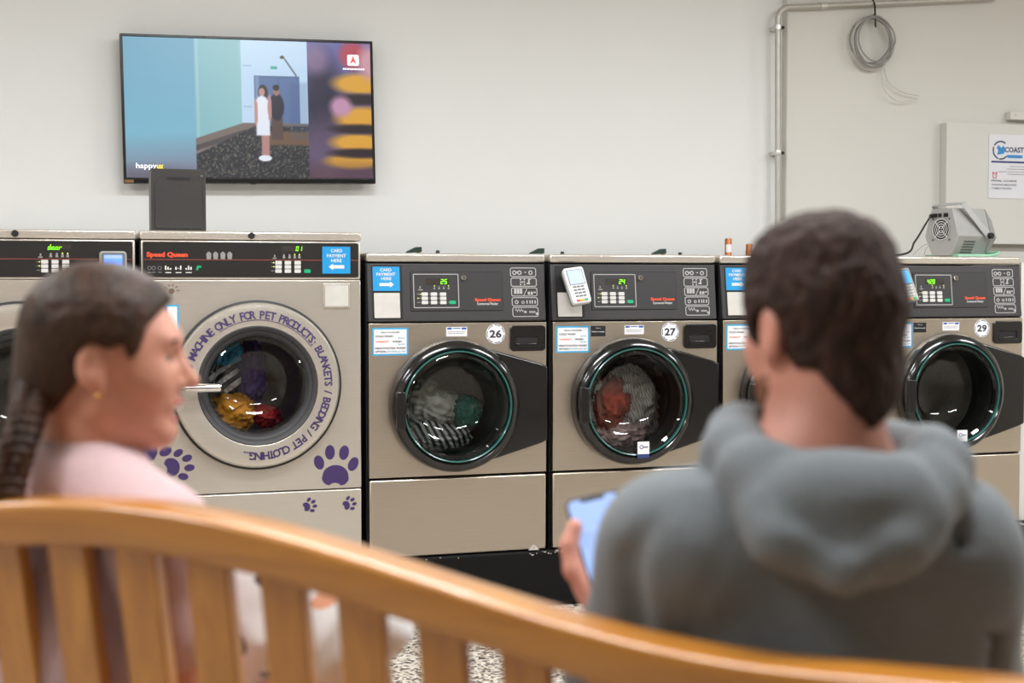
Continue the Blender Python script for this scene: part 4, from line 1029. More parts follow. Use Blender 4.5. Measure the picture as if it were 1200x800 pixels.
for a in (PI/4, 3*PI/4, 5*PI/4, 7*PI/4):
    c_, s_ = math.cos(a), math.sin(a); gm.add([FG(ea-.0034, .004*c_-.0018*s_, .115+.004*s_+.0018*c_), FG(ea-.0034, .05*c_-.0018*s_, .115+.05*s_+.0018*c_), FG(ea-.0034, .05*c_+.0018*s_, .115+.05*s_-.0018*c_), FG(ea-.0034, .004*c_+.0018*s_, .115+.004*s_-.0018*c_)], [(0,1,2,3)])
obj('fan_grille', gm, 'chrome', fog)
for b in (-.045, .045):
    for c in (.07, .16): obj('fan_screw', disc(b, c, 0, .004, ea-.002, 0), 'recess', fog)
for b, w_ in ((.035,.012),(.008,.008),(-.025,.011)): obj('socket', fprism([(b-w_,.168),(b+w_,.168),(b+w_,.184),(b-w_,.184)], ea-.004, ea), 'recess', fog)
# bracket: arms on both sides and a bridge over the top
for s_ in (-1, 1):
    y = s_*(Wd+.006)
    obj('bracket_arm', MB().add([FG(.035,y,.075),FG(.060,y,.095),FG(-.075,y*.80,Hh+.022),FG(-.105,y*.80,Hh+.012),FG(.035,y+s_*.004,.075),FG(.060,y+s_*.004,.095),FG(-.075,y*.80+s_*.004,Hh+.022),FG(-.105,y*.80+s_*.004,Hh+.012)],
        [(0,1,2,3),(7,6,5,4),(0,4,5,1),(1,5,6,2),(2,6,7,3),(3,7,4,0)]), 'fog_end', fog, bevel=.001)
    P_ = Vector(FG(.048, s_*(Wd+.008), .088)); Q_ = Vector(FG(.048, s_*(Wd+.026), .088))
    obj('bracket_knob', MB().cyl(P_, Q_, .014, 10), 'recess', fog, bevel=.002)
obj('bracket_bridge', MB().add([FG(-.105,-Wd*.86,Hh+.012),FG(-.075,-Wd*.86,Hh+.022),FG(-.075,Wd*.86,Hh+.022),FG(-.105,Wd*.86,Hh+.012),FG(-.105,-Wd*.86,Hh+.016),FG(-.075,-Wd*.86,Hh+.026),FG(-.075,Wd*.86,Hh+.026),FG(-.105,Wd*.86,Hh+.016)],
    [(0,1,2,3),(7,6,5,4),(0,4,5,1),(1,5,6,2),(2,6,7,3),(3,7,4,0)]), 'fog_end', fog)
vm = MB()
for i in range(7):
    for j in range(5):
        a = -.085+i*.0105; c = .016+j*.0115; y = -(Wd*.55+(Wd-Wd*.55)*c/.085)-.0012
        vm.add([FG(a-.003,y,c-.003),FG(a+.003,y,c-.003),FG(a+.003,y-.0015,c+.003),FG(a-.003,y-.0015,c+.003)], [(0,1,2,3)])
vo = obj('vent_holes', vm, 'recess', fog); vo['kind'] = 'stuff'
pk = [FG(ea-.004, .035, .176), FG(ea-.03, .035, .172)]
end = at(1056, 299.5, .10)-np.array(fog.location)
mid1 = at(1085, 262, .2)-np.array(fog.location); mid2 = at(1072, 283, .14)-np.array(fog.location)
obj('plug', MB().cyl(pk[0], pk[1], .009, 12), 'cable_black', fog)
obj('power_cable', MB().tube(smooth_path([pk[1], mid1, mid2, (end[0], end[1], .002), (end[0]-.15, end[1]+.3, .0)], 50), .0042, 8), 'cable_black', fog)
for uv in ([(1089,285),(1080,289),(1070,298.5)], [(1090,286),(1085,292),(1083,298.5)]):
    obj('thin_wire', MB().tube(smooth_path([at(u, v, .2)-np.array(fog.location) for u, v in uv], 24), .0016, 6), 'cable_grey', fog)
t0, t1 = at(1117, 299, .22), at(1166, 299, .22)
tr = thing('drip_tray', 'mint green plastic tray under the fog machine', 'tray', ((t0[0]+t1[0])/2, .30, Z_TOP))
hwx = (t1[0]-t0[0])/2
obj('tray_floor', MB().box(-hwx, hwx, -.12, .12, .0005, .005), 'mint', tr, bevel=.001)
obj('tray_rim', MB().tube([(-hwx,-.12,.008),(hwx*.5,-.12,.008),(hwx*.8,-.122,.014),(hwx,-.11,.022),(hwx,.11,.022),(hwx*.8,.12,.014),(-hwx,.12,.008)], .006, 8, closed=True), 'mint', tr)
# ==================================================================== BENCH
BA = -YAW-math.radians(20)
Bx = np.array([math.cos(BA), math.sin(BA), 0.]); By = np.array([-math.sin(BA), math.cos(BA), 0.])
P0 = cz(600, 708, 1.39); B0 = P0-.49*0*Bx; B0 = P0+(-.49)*Bx; B0[2] = 0
def bench_h(x):
    d = abs(x); return .863+(.115*.5*(1+math.cos(PI*d/.78)) if d < .78 else 0)
REC = math.tan(math.radians(10)); RA = math.radians(10)
bench = thing('bench', 'curved-back honey wood slatted bench under the two people', 'bench', tuple(B0), BA)
HL = 1.03
def rail_section(x):
    h = bench_h(x); sec = rrect(-.001, .068, -.052, 0, .009, 3); out = []
    for y, z in sec:            # lean the section back with the seat back
        yy = y*math.cos(RA)-z*math.sin(RA); zz = y*.02+z*math.cos(RA); out.append((x, yy+(.95-h)*REC*.25, h+zz))
    return out
xs = np.linspace(-HL, HL, 90); secs = [rail_section(x) for x in xs]; k = len(secs[0])
m = MB(); m.add([p for s_ in secs for p in s_], [(i*k+j, (i+1)*k+j, (i+1)*k+(j+1)%k, i*k+(j+1)%k) for i in range(len(xs)-1) for j in range(k)]+[tuple(range(k)), tuple(range((len(xs)-1)*k+k-1, (len(xs)-1)*k-1, -1))])
obj('top_rail', m, 'wood', bench, angle=60)
def slat_pt(z): return .030+(.93-z)*REC
for i in range(-17, 6):
    x = .489+.09*i
    if abs(x) > .985: continue
    h = bench_h(x)-.035; z0 = .452; y0, y1 = slat_pt(z0), slat_pt(h); w_ = .0255; t_ = .010
    m = MB().add([(x-w_,y0-t_,z0),(x+w_,y0-t_,z0),(x+w_,y0+t_,z0),(x-w_,y0+t_,z0),(x-w_,y1-t_,h),(x+w_,y1-t_,h),(x+w_,y1+t_,h),(x-w_,y1+t_,h)], [(0,3,2,1),(4,5,6,7),(0,1,5,4),(1,2,6,5),(2,3,7,6),(3,0,4,7)])
    obj('back_slat', m, 'wood_slat', bench, bevel=.003)
yb = slat_pt(.44)
obj('lower_rail', MB().box(-HL, HL, yb-.02, yb+.02, .40, .46), 'wood', bench, bevel=.004)
for sx in (-1, 1):
    x = sx*(HL-.0)
    obj('back_leg', MB().add([(x-.03,yb-.03,0),(x+.03,yb-.03,0),(x+.03,yb+.03,0),(x-.03,yb+.03,0),(x-.03,yb-.03,.42),(x+.03,yb-.03,.42),(x+.03,yb+.03,.42),(x-.03,yb+.03,.42),(x-.03,.0,.87),(x+.03,.0,.87),(x+.03,.055,.87),(x-.03,.055,.87)],
        [(0,3,2,1),(0,1,5,4),(1,2,6,5),(2,3,7,6),(3,0,4,7),(4,5,9,8),(5,6,10,9),(6,7,11,10),(7,4,8,11),(8,9,10,11)]), 'wood_slat', bench, bevel=.005)
    obj('front_leg', MB().box(x-.03, x+.03, .53, .59, 0, .64), 'wood_slat', bench, bevel=.005)
    obj('arm_rest', MB().box(x-.035, x+.035, .04, .62, .64, .665), 'wood', bench, bevel=.008)
    obj('side_apron', MB().box(x-.015, x+.015, yb, .56, .34, .40), 'wood', bench, bevel=.003)
obj('front_apron', MB().box(-HL, HL, .545, .57, .33, .40), 'wood', bench, bevel=.003)
obj('middle_leg', MB().box(-.03, .03, .53, .585, 0, .40), 'wood_slat', bench, bevel=.004)
for i in range(6):
    y = yb+.065+i*.075; obj('seat_slat', MB().box(-HL+.005, HL-.005, y-.031, y+.031, .402, .424), 'wood', bench, bevel=.004)

# ==================================================================== BODIES: smooth signed-distance fields on a grid
class Field:
    def __init__(s, ax): s.ax = [np.asarray(a, np.float32) for a in ax]; s.d = np.full([len(a) for a in ax], .5, np.float32)
    def sub(s, lo, hi):
        return tuple(slice(max(0, int(np.searchsorted(a, l))-1), int(np.searchsorted(a, h))+1) for a, l, h in zip(s.ax, lo, hi))
    def grid(s, sl): return s.ax[0][sl[0]][:,None,None], s.ax[1][sl[1]][None,:,None], s.ax[2][sl[2]][None,None,:]
    def _put(s, fn, lo, hi, k, mode):
        sl = s.sub(np.asarray(lo)-k-.03, np.asarray(hi)+k+.03)
        if any(q.stop-q.start <= 0 for q in sl): return s
        b = fn(*s.grid(sl)).astype(np.float32); a = s.d[sl]
        if mode < 0: a, b = -a, b      # subtraction: max(a,-b) = -min(-a,b)
        h = np.maximum(k-np.abs(a-b), 0)/k; r = np.minimum(a, b)-h*h*k*.25
        s.d[sl] = -r if mode < 0 else r
        return s
    def ell(s, c, r, k=.02, R=None, cut=False):
        c = np.asarray(c, float); r = np.asarray(r, float); m = r.max()
        def fn(X, Y, Z):
            x, y, z = X-c[0], Y-c[1], Z-c[2]
            if R is not None: x, y, z = x*R[0,0]+y*R[1,0]+z*R[2,0], x*R[0,1]+y*R[1,1]+z*R[2,1], x*R[0,2]+y*R[1,2]+z*R[2,2]
            k0 = np.sqrt((x/r[0])**2+(y/r[1])**2+(z/r[2])**2); k1 = np.sqrt((x/r[0]**2)**2+(y/r[1]**2)**2+(z/r[2]**2)**2)
            return k0*(k0-1)/np.maximum(k1, 1e-6)
        return s._put(fn, c-m, c+m, k, -1 if cut else 1)
    def cone(s, a, b, ra, rb, k=.02, cut=False):
        a = np.asarray(a, float); b = np.asarray(b, float); d = b-a; L2 = max(d@d, 1e-9)
        def fn(X, Y, Z):
            x, y, z = X-a[0], Y-a[1], Z-a[2]; h = np.clip((x*d[0]+y*d[1]+z*d[2])/L2, 0, 1)
            return np.sqrt((x-h*d[0])**2+(y-h*d[1])**2+(z-h*d[2])**2)-(ra+(rb-ra)*h)
        m = max(ra, rb); return s._put(fn, np.minimum(a, b)-m, np.maximum(a, b)+m, k, -1 if cut else 1)
    def chain(s, pts, rs, k=.02, cut=False):
        if not isinstance(rs, (list, tuple)): rs = [rs]*len(pts)
        for i in range(len(pts)-1): s.cone(pts[i], pts[i+1], rs[i], rs[i+1], k, cut)
        return s
    def keep(s, fn, k=.01):          # intersect with the half space fn < 0
        b = fn(*s.grid((slice(None),)*3)).astype(np.float32)*np.ones_like(s.d); a = s.d; h = np.maximum(k-np.abs(a-b), 0)/k
        s.d = np.maximum(a, b)+h*h*k*.25; return s
    def mesh(s):
        d = s.d; nx, ny, nz = d.shape; sg = d < 0
        c = sg[:-1,:-1,:-1].astype(np.int8)
        cnt = sum(sg[i:nx-1+i, j:ny-1+j, l:nz-1+l].astype(np.int8) for i in (0,1) for j in (0,1) for l in (0,1))
        act = (cnt > 0) & (cnt < 8); I, J, K = np.nonzero(act); n = len(I)
        ids = np.full(act.shape, -1, np.int64); ids[I, J, K] = np.arange(n)
        acc = np.zeros((n, 3)); num = np.zeros(n); cor = [(i, j, l) for i in (0,1) for j in (0,1) for l in (0,1)]
        co = {q: np.stack([s.ax[0][I+q[0]], s.ax[1][J+q[1]], s.ax[2][K+q[2]]], -1).astype(float) for q in cor}
        va = {q: d[I+q[0], J+q[1], K+q[2]] for q in cor}
        for q in cor:
            for ax in range(3):
                if q[ax]: continue
                p = list(q); p[ax] = 1; p = tuple(p); A, B = va[q], va[p]; m = (A < 0) != (B < 0)
                t = np.where(m, A/np.where(m, A-B, 1), 0)[:,None]; acc += np.where(m[:,None], co[q]+(co[p]-co[q])*t, 0); num += m
        V = acc/num[:,None]; F = []
        for ax in range(3):
            o = [x for x in range(3) if x != ax]
            sl0 = [slice(None)]*3; sl1 = [slice(None)]*3; sl0[ax] = slice(0, -1); sl1[ax] = slice(1, None)
            ch = sg[tuple(sl0)] != sg[tuple(sl1)]; e = np.stack(np.nonzero(ch), -1)
            ok = np.all([(e[:,x] > 0) & (e[:,x] < d.shape[x]-1) for x in o], 0); e = e[ok]
            def g(da, db):
                q = e.copy(); q[:,o[0]] -= da; q[:,o[1]] -= db; return ids[q[:,0], q[:,1], q[:,2]]
            quad = np.stack([g(1,1), g(0,1), g(0,0), g(1,0)], -1)
            inside = sg[tuple(sl0)][e[:,0], e[:,1], e[:,2]]
            flip = inside if ax != 1 else ~inside
            quad[~flip] = quad[~flip][:, ::-1]; F.append(quad)
        return V, np.concatenate(F)
def axis(lo, hi, fine, coarse, ranges):
    p = [lo]
    while p[-1] < hi: p.append(p[-1]+(fine if any(a <= p[-1] <= b for a, b in ranges) else coarse))
    return np.array(p)
def relax(V, F, it=1, lam=.5):
    e = np.concatenate([F[:, [0,1]], F[:, [1,2]], F[:, [2,3]], F[:, [3,0]]]); n = len(V)
    for _ in range(it):
        a = np.zeros((n, 3)); c = np.zeros(n); np.add.at(a, e[:,0], V[e[:,1]]); np.add.at(c, e[:,0], 1); np.add.at(a, e[:,1], V[e[:,0]]); np.add.at(c, e[:,1], 1)
        V = V+(a/np.maximum(c, 1)[:,None]-V)*lam
    return V
def vnormals(V, F):
    n = np.cross(V[F[:,2]]-V[F[:,0]], V[F[:,3]]-V[F[:,1]]); N = np.zeros_like(V)
    for i in range(4): np.add.at(N, F[:,i], n)
    return N/np.maximum(np.linalg.norm(N, axis=1), 1e-12)[:,None]
def folds(V, F, amp, freq, stretch=(1,1,1), seed=0, ridge=True):
    N = vnormals(V, F); st = Vector(stretch); off = Vector((seed*5.3, seed*2.9, seed*7.7)); d = np.empty(len(V))
    for i, p in enumerate(V):
        q = Vector((p[0]*st.x, p[1]*st.y, p[2]*st.z))*freq+off; q += Vector((mnoise.noise(q*.6), mnoise.noise(q*.6+Vector((9,1,4))), 0))*.7
        v = mnoise.noise(q); d[i] = (1-2.4*abs(v)) if ridge else v
    return V+N*(d*amp)[:,None]
def nmesh(name, V, F):
    me = bpy.data.meshes.new(name); me.from_pydata(np.asarray(V).tolist(), [], np.asarray(F).tolist()); me.update()
    me.polygons.foreach_set('use_smooth', [True]*len(me.polygons)); return me
def head_R(psi, nod=0., tilt=0.):   # columns: right, face direction, up (psi clockwise from straight ahead)
    M = Matrix.Rotation(-psi, 3, 'Z') @ Matrix.Rotation(-nod, 3, 'X') @ Matrix.Rotation(tilt, 3, 'Y'); return np.array(M)
def add_head(f, C, R, s=1., male=True):
    def T(p): return C+R@(np.asarray(p, float)*s)
    def E(c, r, k=.02, cut=False): f.ell(T(c), np.asarray(r)*s, k, R, cut)
    E((0,-.012,.024), (.071,.090,.076)); E((0,.02,.012), (.066,.072,.072), .03)
    E((0,.036,-.04), (.056,.056,.066), .03)
    f.cone(T((-.045,.0,-.062)), T((-.018,.066,-.098)), .017*s, .014*s, .03); f.cone(T((.045,.0,-.062)), T((.018,.066,-.098)), .017*s, .014*s, .03)
    E((0,.072,-.100), (.022,.019,.017), .02); E((-.034,.058,-.028), (.026,.026,.028), .02); E((.034,.058,-.028), (.026,.026,.028), .02)
    E((0,.080,.026), (.046,.014,.012), .016)
    for sx in (-1, 1): E((sx*.031,.094,.004), (.017,.014,.010), .012, True)
    f.cone(T((0,.083,.014)), T((0,.112,-.030)), .0075*s, .0105*s, .010)
    for sx in (-1, 1): E((sx*.011,.096,-.034), (.008,.009,.007), .008)
    E((0,.086,-.062), (.025,.011,.012), .012)
    for sx in (-1, 1):                # ears
        E((sx*.079,-.012,-.008), (.009,.019,.031), .010); E((sx*.072,-.004,-.032), (.008,.010,.012), .008); E((sx*.089,-.008,-.004), (.006,.010,.017), .006, True)
    return T
def finger(f, pts, r, k=.006): f.chain(pts, [r, r*.93, r*.86, r*.78][:len(pts)], k)
FOOT = np.array([CAM[0], CAM[1], 0.])
def place(name, me, m, O, parent=None, label=None, cat=None):
    """mesh made in the camera-turned frame, moved to its own origin O"""
    o = link(name, me, m, parent)
    if parent is None:
        o.location = FOOT+_r*O[0]+_fh*O[1]+np.array([0,0,O[2]]); o.rotation_euler = (0,0,-YAW); tag(o, label, cat)
    return o

# ------------------------------------------------------------------ the man
HC = camf(963, 383, 1.52); RH = head_R(math.radians(-24), .07); HS = .93
X0 = .322; OM = np.array([X0, 1.56, .424])
LS, RS = camf(797, 648, 1.50), camf(1104, 654, 1.50)
LE, RE = camf(742, 790, 1.56), camf(1128, 822, 1.57)
NB = np.array([X0+.002, 1.50, 1.02])
PHC = camf(711, 640, 1.80)          # phone centre
pa = np.array([math.cos(.21), .12, math.sin(.21)]); pa /= np.linalg.norm(pa)
pb_ = np.array([-.16, .62, .78]); pb_ -= pa*(pa@pb_); pb_ /= np.linalg.norm(pb_); pn = np.cross(pa, pb_)
if pn[1] > 0: pn = -pn
def PHN(a, b, n): return PHC+pa*a+pb_*b+pn*n
LW = PHN(-.020, -.108, -.016)
RW = np.array([X0+.10, 1.86, .60])
hipL, hipR = np.array([X0-.09, 1.57, .53]), np.array([X0+.09, 1.57, .53])
knL, knR = np.array([X0-.14, 2.02, .50]), np.array([X0+.13, 2.03, .50])
anL, anR = np.array([X0-.13, 1.98, .10]), np.array([X0+.14, 2.02, .10])
ax = [axis(-.02, .62, .0042, .010, [(HC[0]-.10, HC[0]+.10), (PHC[0]-.06, PHC[0]+.06)]), axis(1.30, 2.14, .0045, .012, [(HC[1]-.11, HC[1]+.10), (PHC[1]-.06, PHC[1]+.06)]), axis(.03, 1.32, .0045, .012, [(1.04, 1.31), (PHC[2]-.10, PHC[2]+.07)])]
f = Field(ax)
T = add_head(f, HC, RH, HS)
f.cone(NB+[0,0,-.02], T((0,-.022,-.06)), .056, .052, .03); f.cone(NB+[0,-.02,.0], T((0,-.045,-.045)), .038, .038, .03)
f.cone(LS, RS, .05, .05, .05); f.cone(NB, LS, .05, .045, .05); f.cone(NB, RS, .05, .045, .05)
f.ell((X0,1.53,.84), (.165,.105,.19), .06); f.ell((X0,1.56,.62), (.15,.115,.18), .06); f.ell((X0,1.57,.52), (.165,.12,.085), .05)
for a, b, c, r in ((LS,LE,LW,1),(RS,RE,RW,1)): f.chain([a, b], [.042,.036], .03); f.chain([b, c], [.036,.028], .02)
for a, b, c in ((hipL,knL,anL),(hipR,knR,anR)):
    f.chain([a, b, c], [.078,.058,.038], .03); f.cone(c+[0,0,-.03], c+[0,.13,-.05], .036, .028, .02)
# left hand round the phone
f.ell(PHN(-.010,-.020,-.026), (.045,.020,.055), .015, np.stack([pa, -pn, pb_], -1)); f.cone(LW, PHN(-.012,-.05,-.024), .030, .032, .02)
finger(f, [PHN(-.034,-.060,-.014), PHN(-.049,-.020,-.002), PHN(-.047,.010,.008), PHN(-.034,.030,.015)], .0135)
for i in range(4):
    b = .030-.021*i; finger(f, [PHN(.018,b-.012,-.028), PHN(.043,b-.002,-.022), PHN(.050,b+.002,-.004), PHN(.038,b+.004,.012)], [.0095,.010,.0095,.008][i])
# right hand resting on the thigh
rd = (RW-RE)/np.linalg.norm(RW-RE); f.ell(RW+rd*.06, (.04,.05,.02), .015)
for i in range(4): finger(f, [RW+rd*.09+np.array([-.030+.02*i,0,0]), RW+rd*.125+np.array([-.032+.021*i,0,-.002]), RW+rd*.150+np.array([-.033+.022*i,.003,-.014])], .0088)
finger(f, [RW+rd*.03+np.array([-.035,0,0]), RW+rd*.06+np.array([-.055,0,0]), RW+rd*.085+np.array([-.058,0,-.008])], .010)
V, F = f.mesh(); V = relax(V, F, 1, .4)
man = place('person', nmesh('person', V-OM, F), 'skin_m', OM, label='bearded man in grey hoodie sitting with back turned, holding a phone', cat='person')
# hair (head space)
def hair_mesh(C, R, s, hl, grow, male, seed):
    g = [np.arange(-.115, .116, .0038), np.arange(-.135, .125, .0038), np.arange(-.13, .135, .0038)]
    h = Field(g); e = grow
    h.ell((0,-.012,.026), (.071+e,.090+e,.077+e), .02); h.ell((0,.018,.016), (.066+e,.070+e*.8,.072+e*1.1), .03)
    if male: h.ell((0,.03,.080), (.062,.055,.040), .03); h.ell((0,-.02,.085), (.062,.070,.044), .03); h.ell((0,-.036,-.026), (.050+e*.6,.047+e*.5,.054), .03); h.ell((0,-.040,-.050), (.066,.058,.060), .02); h.ell((0,-.058,-.085), (.050,.041,.052), .02)
    else: h.ell((0,-.012,.048), (.074,.088,.074), .03); h.ell((0,-.06,-.03), (.064,.056,.058), .03); h.ell((0,-.088,-.055), (.032,.032,.036), .02)
    gy, gz = zip(*hl)
    h.keep(lambda X, Y, Z: (np.interp(Y, gy, gz)+(np.clip(-.035-Y, 0, .03)/.03*np.abs(X)*(.9 if male else 0))-Z)*.75, .008)
    for sx in (-1, 1): h.ell((sx*.085,-.008,-.012), (.022,.023,.034), .006, cut=True)
    V, F = h.mesh(); V = folds(V, F, .0028 if male else .0008, 70 if male else 55, (1,.35,.5) if male else (1,.12,.7), seed); V = relax(V, F, 1, .3)
    return (C+(V*s)@R.T), F
hv, hf = hair_mesh(HC, RH, HS, [(-.13,-.116),(-.085,-.116),(-.066,-.100),(-.045,-.066),(-.022,-.020),(-.012,.012),(.014,.016),(.020,-.020),(.036,-.016),(.042,.030),(.065,.052),(.12,.060)], .011, True, 3)
place('hair', nmesh('hair', hv-OM, hf), 'hair_m', OM, man)
# beard: a thin coat over jaw and cheeks
g = [np.arange(-.09, .091, .0042), np.arange(-.05, .125, .0042), np.arange(-.14, .03, .0042)]
h = Field(g); 
h.ell((0,.036,-.042), (.0585,.0585,.068), .03); h.cone((-.046,.0,-.062), (-.018,.066,-.100), .021, .018, .03); h.cone((.046,.0,-.062), (.018,.066,-.100), .021, .018, .03); h.ell((0,.073,-.103), (.026,.023,.022), .02)
h.keep(lambda X, Y, Z: Z-np.interp(Y, [-.05,.02,.035,.05,.07,.12], [-.01,-.012,-.035,-.055,-.052,-.052])+X*0, .008); h.keep(lambda X, Y, Z: (.012-Y)+Z*.15+X*0, .008)
V, F = h.mesh(); V = folds(V, F, .0015, 90, (1,1,1), 4)
place('beard', nmesh('beard', HC+(V*HS)@RH.T-OM, F), 'beard', OM, man)
for sx in (-1, 1):
    m = MB(); 
    m.lathe([(0.0001,-.0115),(.006,-.0098),(.0098,-.006),(.0115,0),(.0098,.006),(.006,.0098),(.0001,.0115)], (0,0), 16)
    e_ = obj('eye', m, 'eye', man); e_.location = Vector(T((sx*.031,.074,.004))-OM)
# hoodie
ax = [axis(-.03, .62, .0065, .0065, []), axis(1.28, 1.96, .0075, .0075, []), axis(.44, 1.14, .0065, .0065, [])]
f = Field(ax)
f.ell((X0,1.53,.83), (.205,.140,.20), .06); f.ell((X0,1.56,.62), (.185,.150,.17), .06); f.ell((X0,1.56,.515), (.192,.150,.065), .05)
f.cone(LS, RS, .071, .071, .05); f.cone(NB+[0,0,-.045], LS+[0,0,.006], .072, .066, .05); f.cone(NB+[0,0,-.045], RS+[0,0,.006], .072, .066, .05)
f.chain([LS, LE], [.074,.066], .03); f.chain([LE, LW+(LE-LW)*.22], [.064,.050], .03)
f.chain([RS, RE], [.072,.064], .03); f.chain([RE, RW+(RE-RW)*.2], [.062,.050], .03)
# collar and hanging hood
cp = [camf(*q) for q in ((905,500,1.60),(868,512,1.55),(862,532,1.49),(900,562,1.435),(975,582,1.41),(1050,572,1.425),(1098,545,1.48),(1092,530,1.55),(1050,520,1.60))]
f.chain(cp, [.026,.031,.034,.034,.034,.033,.032,.028,.024], .012)
f.ell(camf(985,608,1.40), (.098,.040,.066), .014)
f.chain([camf(*q) for q in ((880,560,1.44),(915,630,1.385),(985,668,1.375),(1050,640,1.385),(1098,575,1.44))], [.028,.026,.024,.026,.028], .016)
f.chain([camf(*q) for q in ((925,602,1.352),(985,622,1.342),(1055,600,1.352))], [.008,.013,.008], .014, cut=True)
# creases
for a, b, r in (((736,660,1.440),(752,742,1.455),.014), ((1146,690,1.462),(1158,790,1.475),.013), ((985,705,1.387),(1060,785,1.398),.010), ((850,640,1.397),(815,745,1.402),.009), ((1120,625,1.43),(1140,730,1.452),.006), ((770,600,1.42),(735,660,1.44),.006)):
    f.cone(camf(*a), camf(*b), r, r*.6, .022, cut=True)
f.cone(NB+[0,.02,.0], NB+[0,.03,.3], .058, .066, .012, cut=True)
V, F = f.mesh(); V = folds(V, F, .0055, 8, (1,1,.45), 2); V = relax(V, F, 1, .5)
hood = place('hoodie', nmesh('hoodie', V-OM, F), 'hoodie', OM, man)
cuff = MB().tube([tuple(LW+(LE-LW)*t-OM) for t in (.14,.17,.26)], [.034,.040,.046], 20); obj('cuff', cuff, 'hoodie', hood)
# trousers and shoes
ax = [axis(X0-.26, X0+.27, .010, .010, []), axis(1.40, 2.14, .012, .012, []), axis(.07, .66, .010, .010, [])]
f = Field(ax); f.ell((X0,1.57,.52), (.18,.135,.090), .05)
for a, b, c in ((hipL,knL,anL),(hipR,knR,anR)): f.chain([a, b, c], [.090,.070,.056], .03)
V, F = f.mesh(); V = folds(V, F, .004, 12, (1,1,1), 6)
place('trousers', nmesh('trousers', V-OM, F), 'jeans_grey', OM, man)
def shoe(c, dirv, O, parent, m_='shoe'):
    d = np.array(dirv)/np.linalg.norm(dirv); sx_ = np.array([d[1], -d[0], 0])
    f = Field([np.arange(-.07,.071,.007), np.arange(-.10,.22,.008), np.arange(-.01,.13,.007)])
    f.cone((0,-.045,.045), (0,.12,.034), .046, .040, .03); f.cone((0,-.03,.05), (0,-.02,.09), .044, .046, .03); f.keep(lambda X, Y, Z: -Z+.002+X*0+Y*0, .006)
    V, F = f.mesh(); W_ = np.array([c[0], c[1], 0])+V[:,:1]*sx_+V[:,1:2]*d+V[:,2:]*np.array([0,0,1.])
    place('shoe', nmesh('shoe', W_-O, F), m_, O, parent)
shoe(anL, (0,1,0), OM, man); shoe(anR, (.1,1,0), OM, man)
# phone
Mph = Matrix((tuple(pa)+(0,), tuple(pb_)+(0,), tuple(pn)+(0,), (0,0,0,1))).transposed(); Mph.translation = Vector((0,0,0))
ph = thing('smartphone', 'dark smartphone with glowing pale blue screen in the man\'s hand', 'phone', tuple(FOOT+_r*PHC[0]+_fh*PHC[1]+np.array([0,0,PHC[2]])), -YAW)
def pflat(b, n0, n1, r=.003):
    poly = rrect(*b, r); k = len(poly); return MB().add([(x,z,n0) for x,z in poly]+[(x,z,n1) for x,z in poly], [tuple(range(k)), tuple(range(2*k-1,k-1,-1))]+[(i,i+k,(i+1)%k+k,(i+1)%k) for i in range(k)]).xform(Mph)
obj('phone_body', pflat((-.036,.036,-.074,.074), -.004, .004, .010), 'phone_body', ph)
sc_ = obj('phone_screen', pflat((-.033,.033,-.071,.071), .0036, .0046, .008), 'phone_screen', ph)
obj('screen_notch', pflat((-.016,.016,.066,.0725), .0040, .0052, .002), 'phone_body', sc_)
obj('screen_lines', pflat((-.024,.024,.024,.028), .0040, .0051, .001), 'phone_line', sc_)

# ------------------------------------------------------------------ the woman
HW = camf(125, 418, 1.74); RW_ = head_R(math.radians(80), .03, .0)
OW = np.array([-.53, 1.80, .424]); S_ = .92
fx_ = math.radians(34); rt = np.array([math.cos(fx_), -math.sin(fx_), 0]); fw = np.array([math.sin(fx_), math.cos(fx_), 0])
NBW = camf(98, 560, 1.745)
SR, SL = camf(186, 636, 1.665), camf(14, 612, 1.83)
ER, EL = camf(212, 792, 1.69), np.array([-.66, 1.95, .72])
HIPW = np.array([-.525, 1.82, .52])
WR, WL = np.array([-.385, 1.86, .66]), np.array([-.42, 2.0, .69])
d1 = np.array([.52, .85, 0]); side = np.array([.85, -.52, 0])
kR, kL = HIPW+d1*.44+side*.02+[0,0,.10], HIPW+d1*.45-side*.12+[0,0,-.01]
aR, aL = kR+d1*.20+side*.02+[0,0,-.36], kL+d1*(-.02)+[0,0,-.40]
ax = [axis(-.80, .02, .0042, .011, [(HW[0]-.11, HW[0]+.12)]), axis(1.54, 2.52, .0045, .013, [(HW[1]-.09, HW[1]+.09)]), axis(.03, 1.27, .0045, .012, [(.97, 1.26)])]
f = Field(ax); T = add_head(f, HW, RW_, S_, False)
f.cone(NBW+[0,0,-.02], T((0,-.016,-.06)), .050, .045, .03); f.cone(NBW+[0,-.01,0], T((0,-.045,-.04)), .036, .036, .03)
f.cone(SR, SL, .036, .036, .05); f.cone(NBW, SR, .042, .034, .05); f.cone(NBW, SL, .042, .034, .05)
MC = (SR+SL)/2; f.ell(MC+[0,.02,-.13], (.13,.10,.16), .06); f.ell(HIPW+[0,0,.14], (.125,.10,.15), .06); f.ell(HIPW, (.15,.12,.085), .05)
f.chain([SR, ER], [.040,.034], .02); f.chain([ER, WR], [.034,.023], .015); f.chain([SL, EL], [.038,.033], .02); f.chain([EL, WL], [.033,.023], .015)
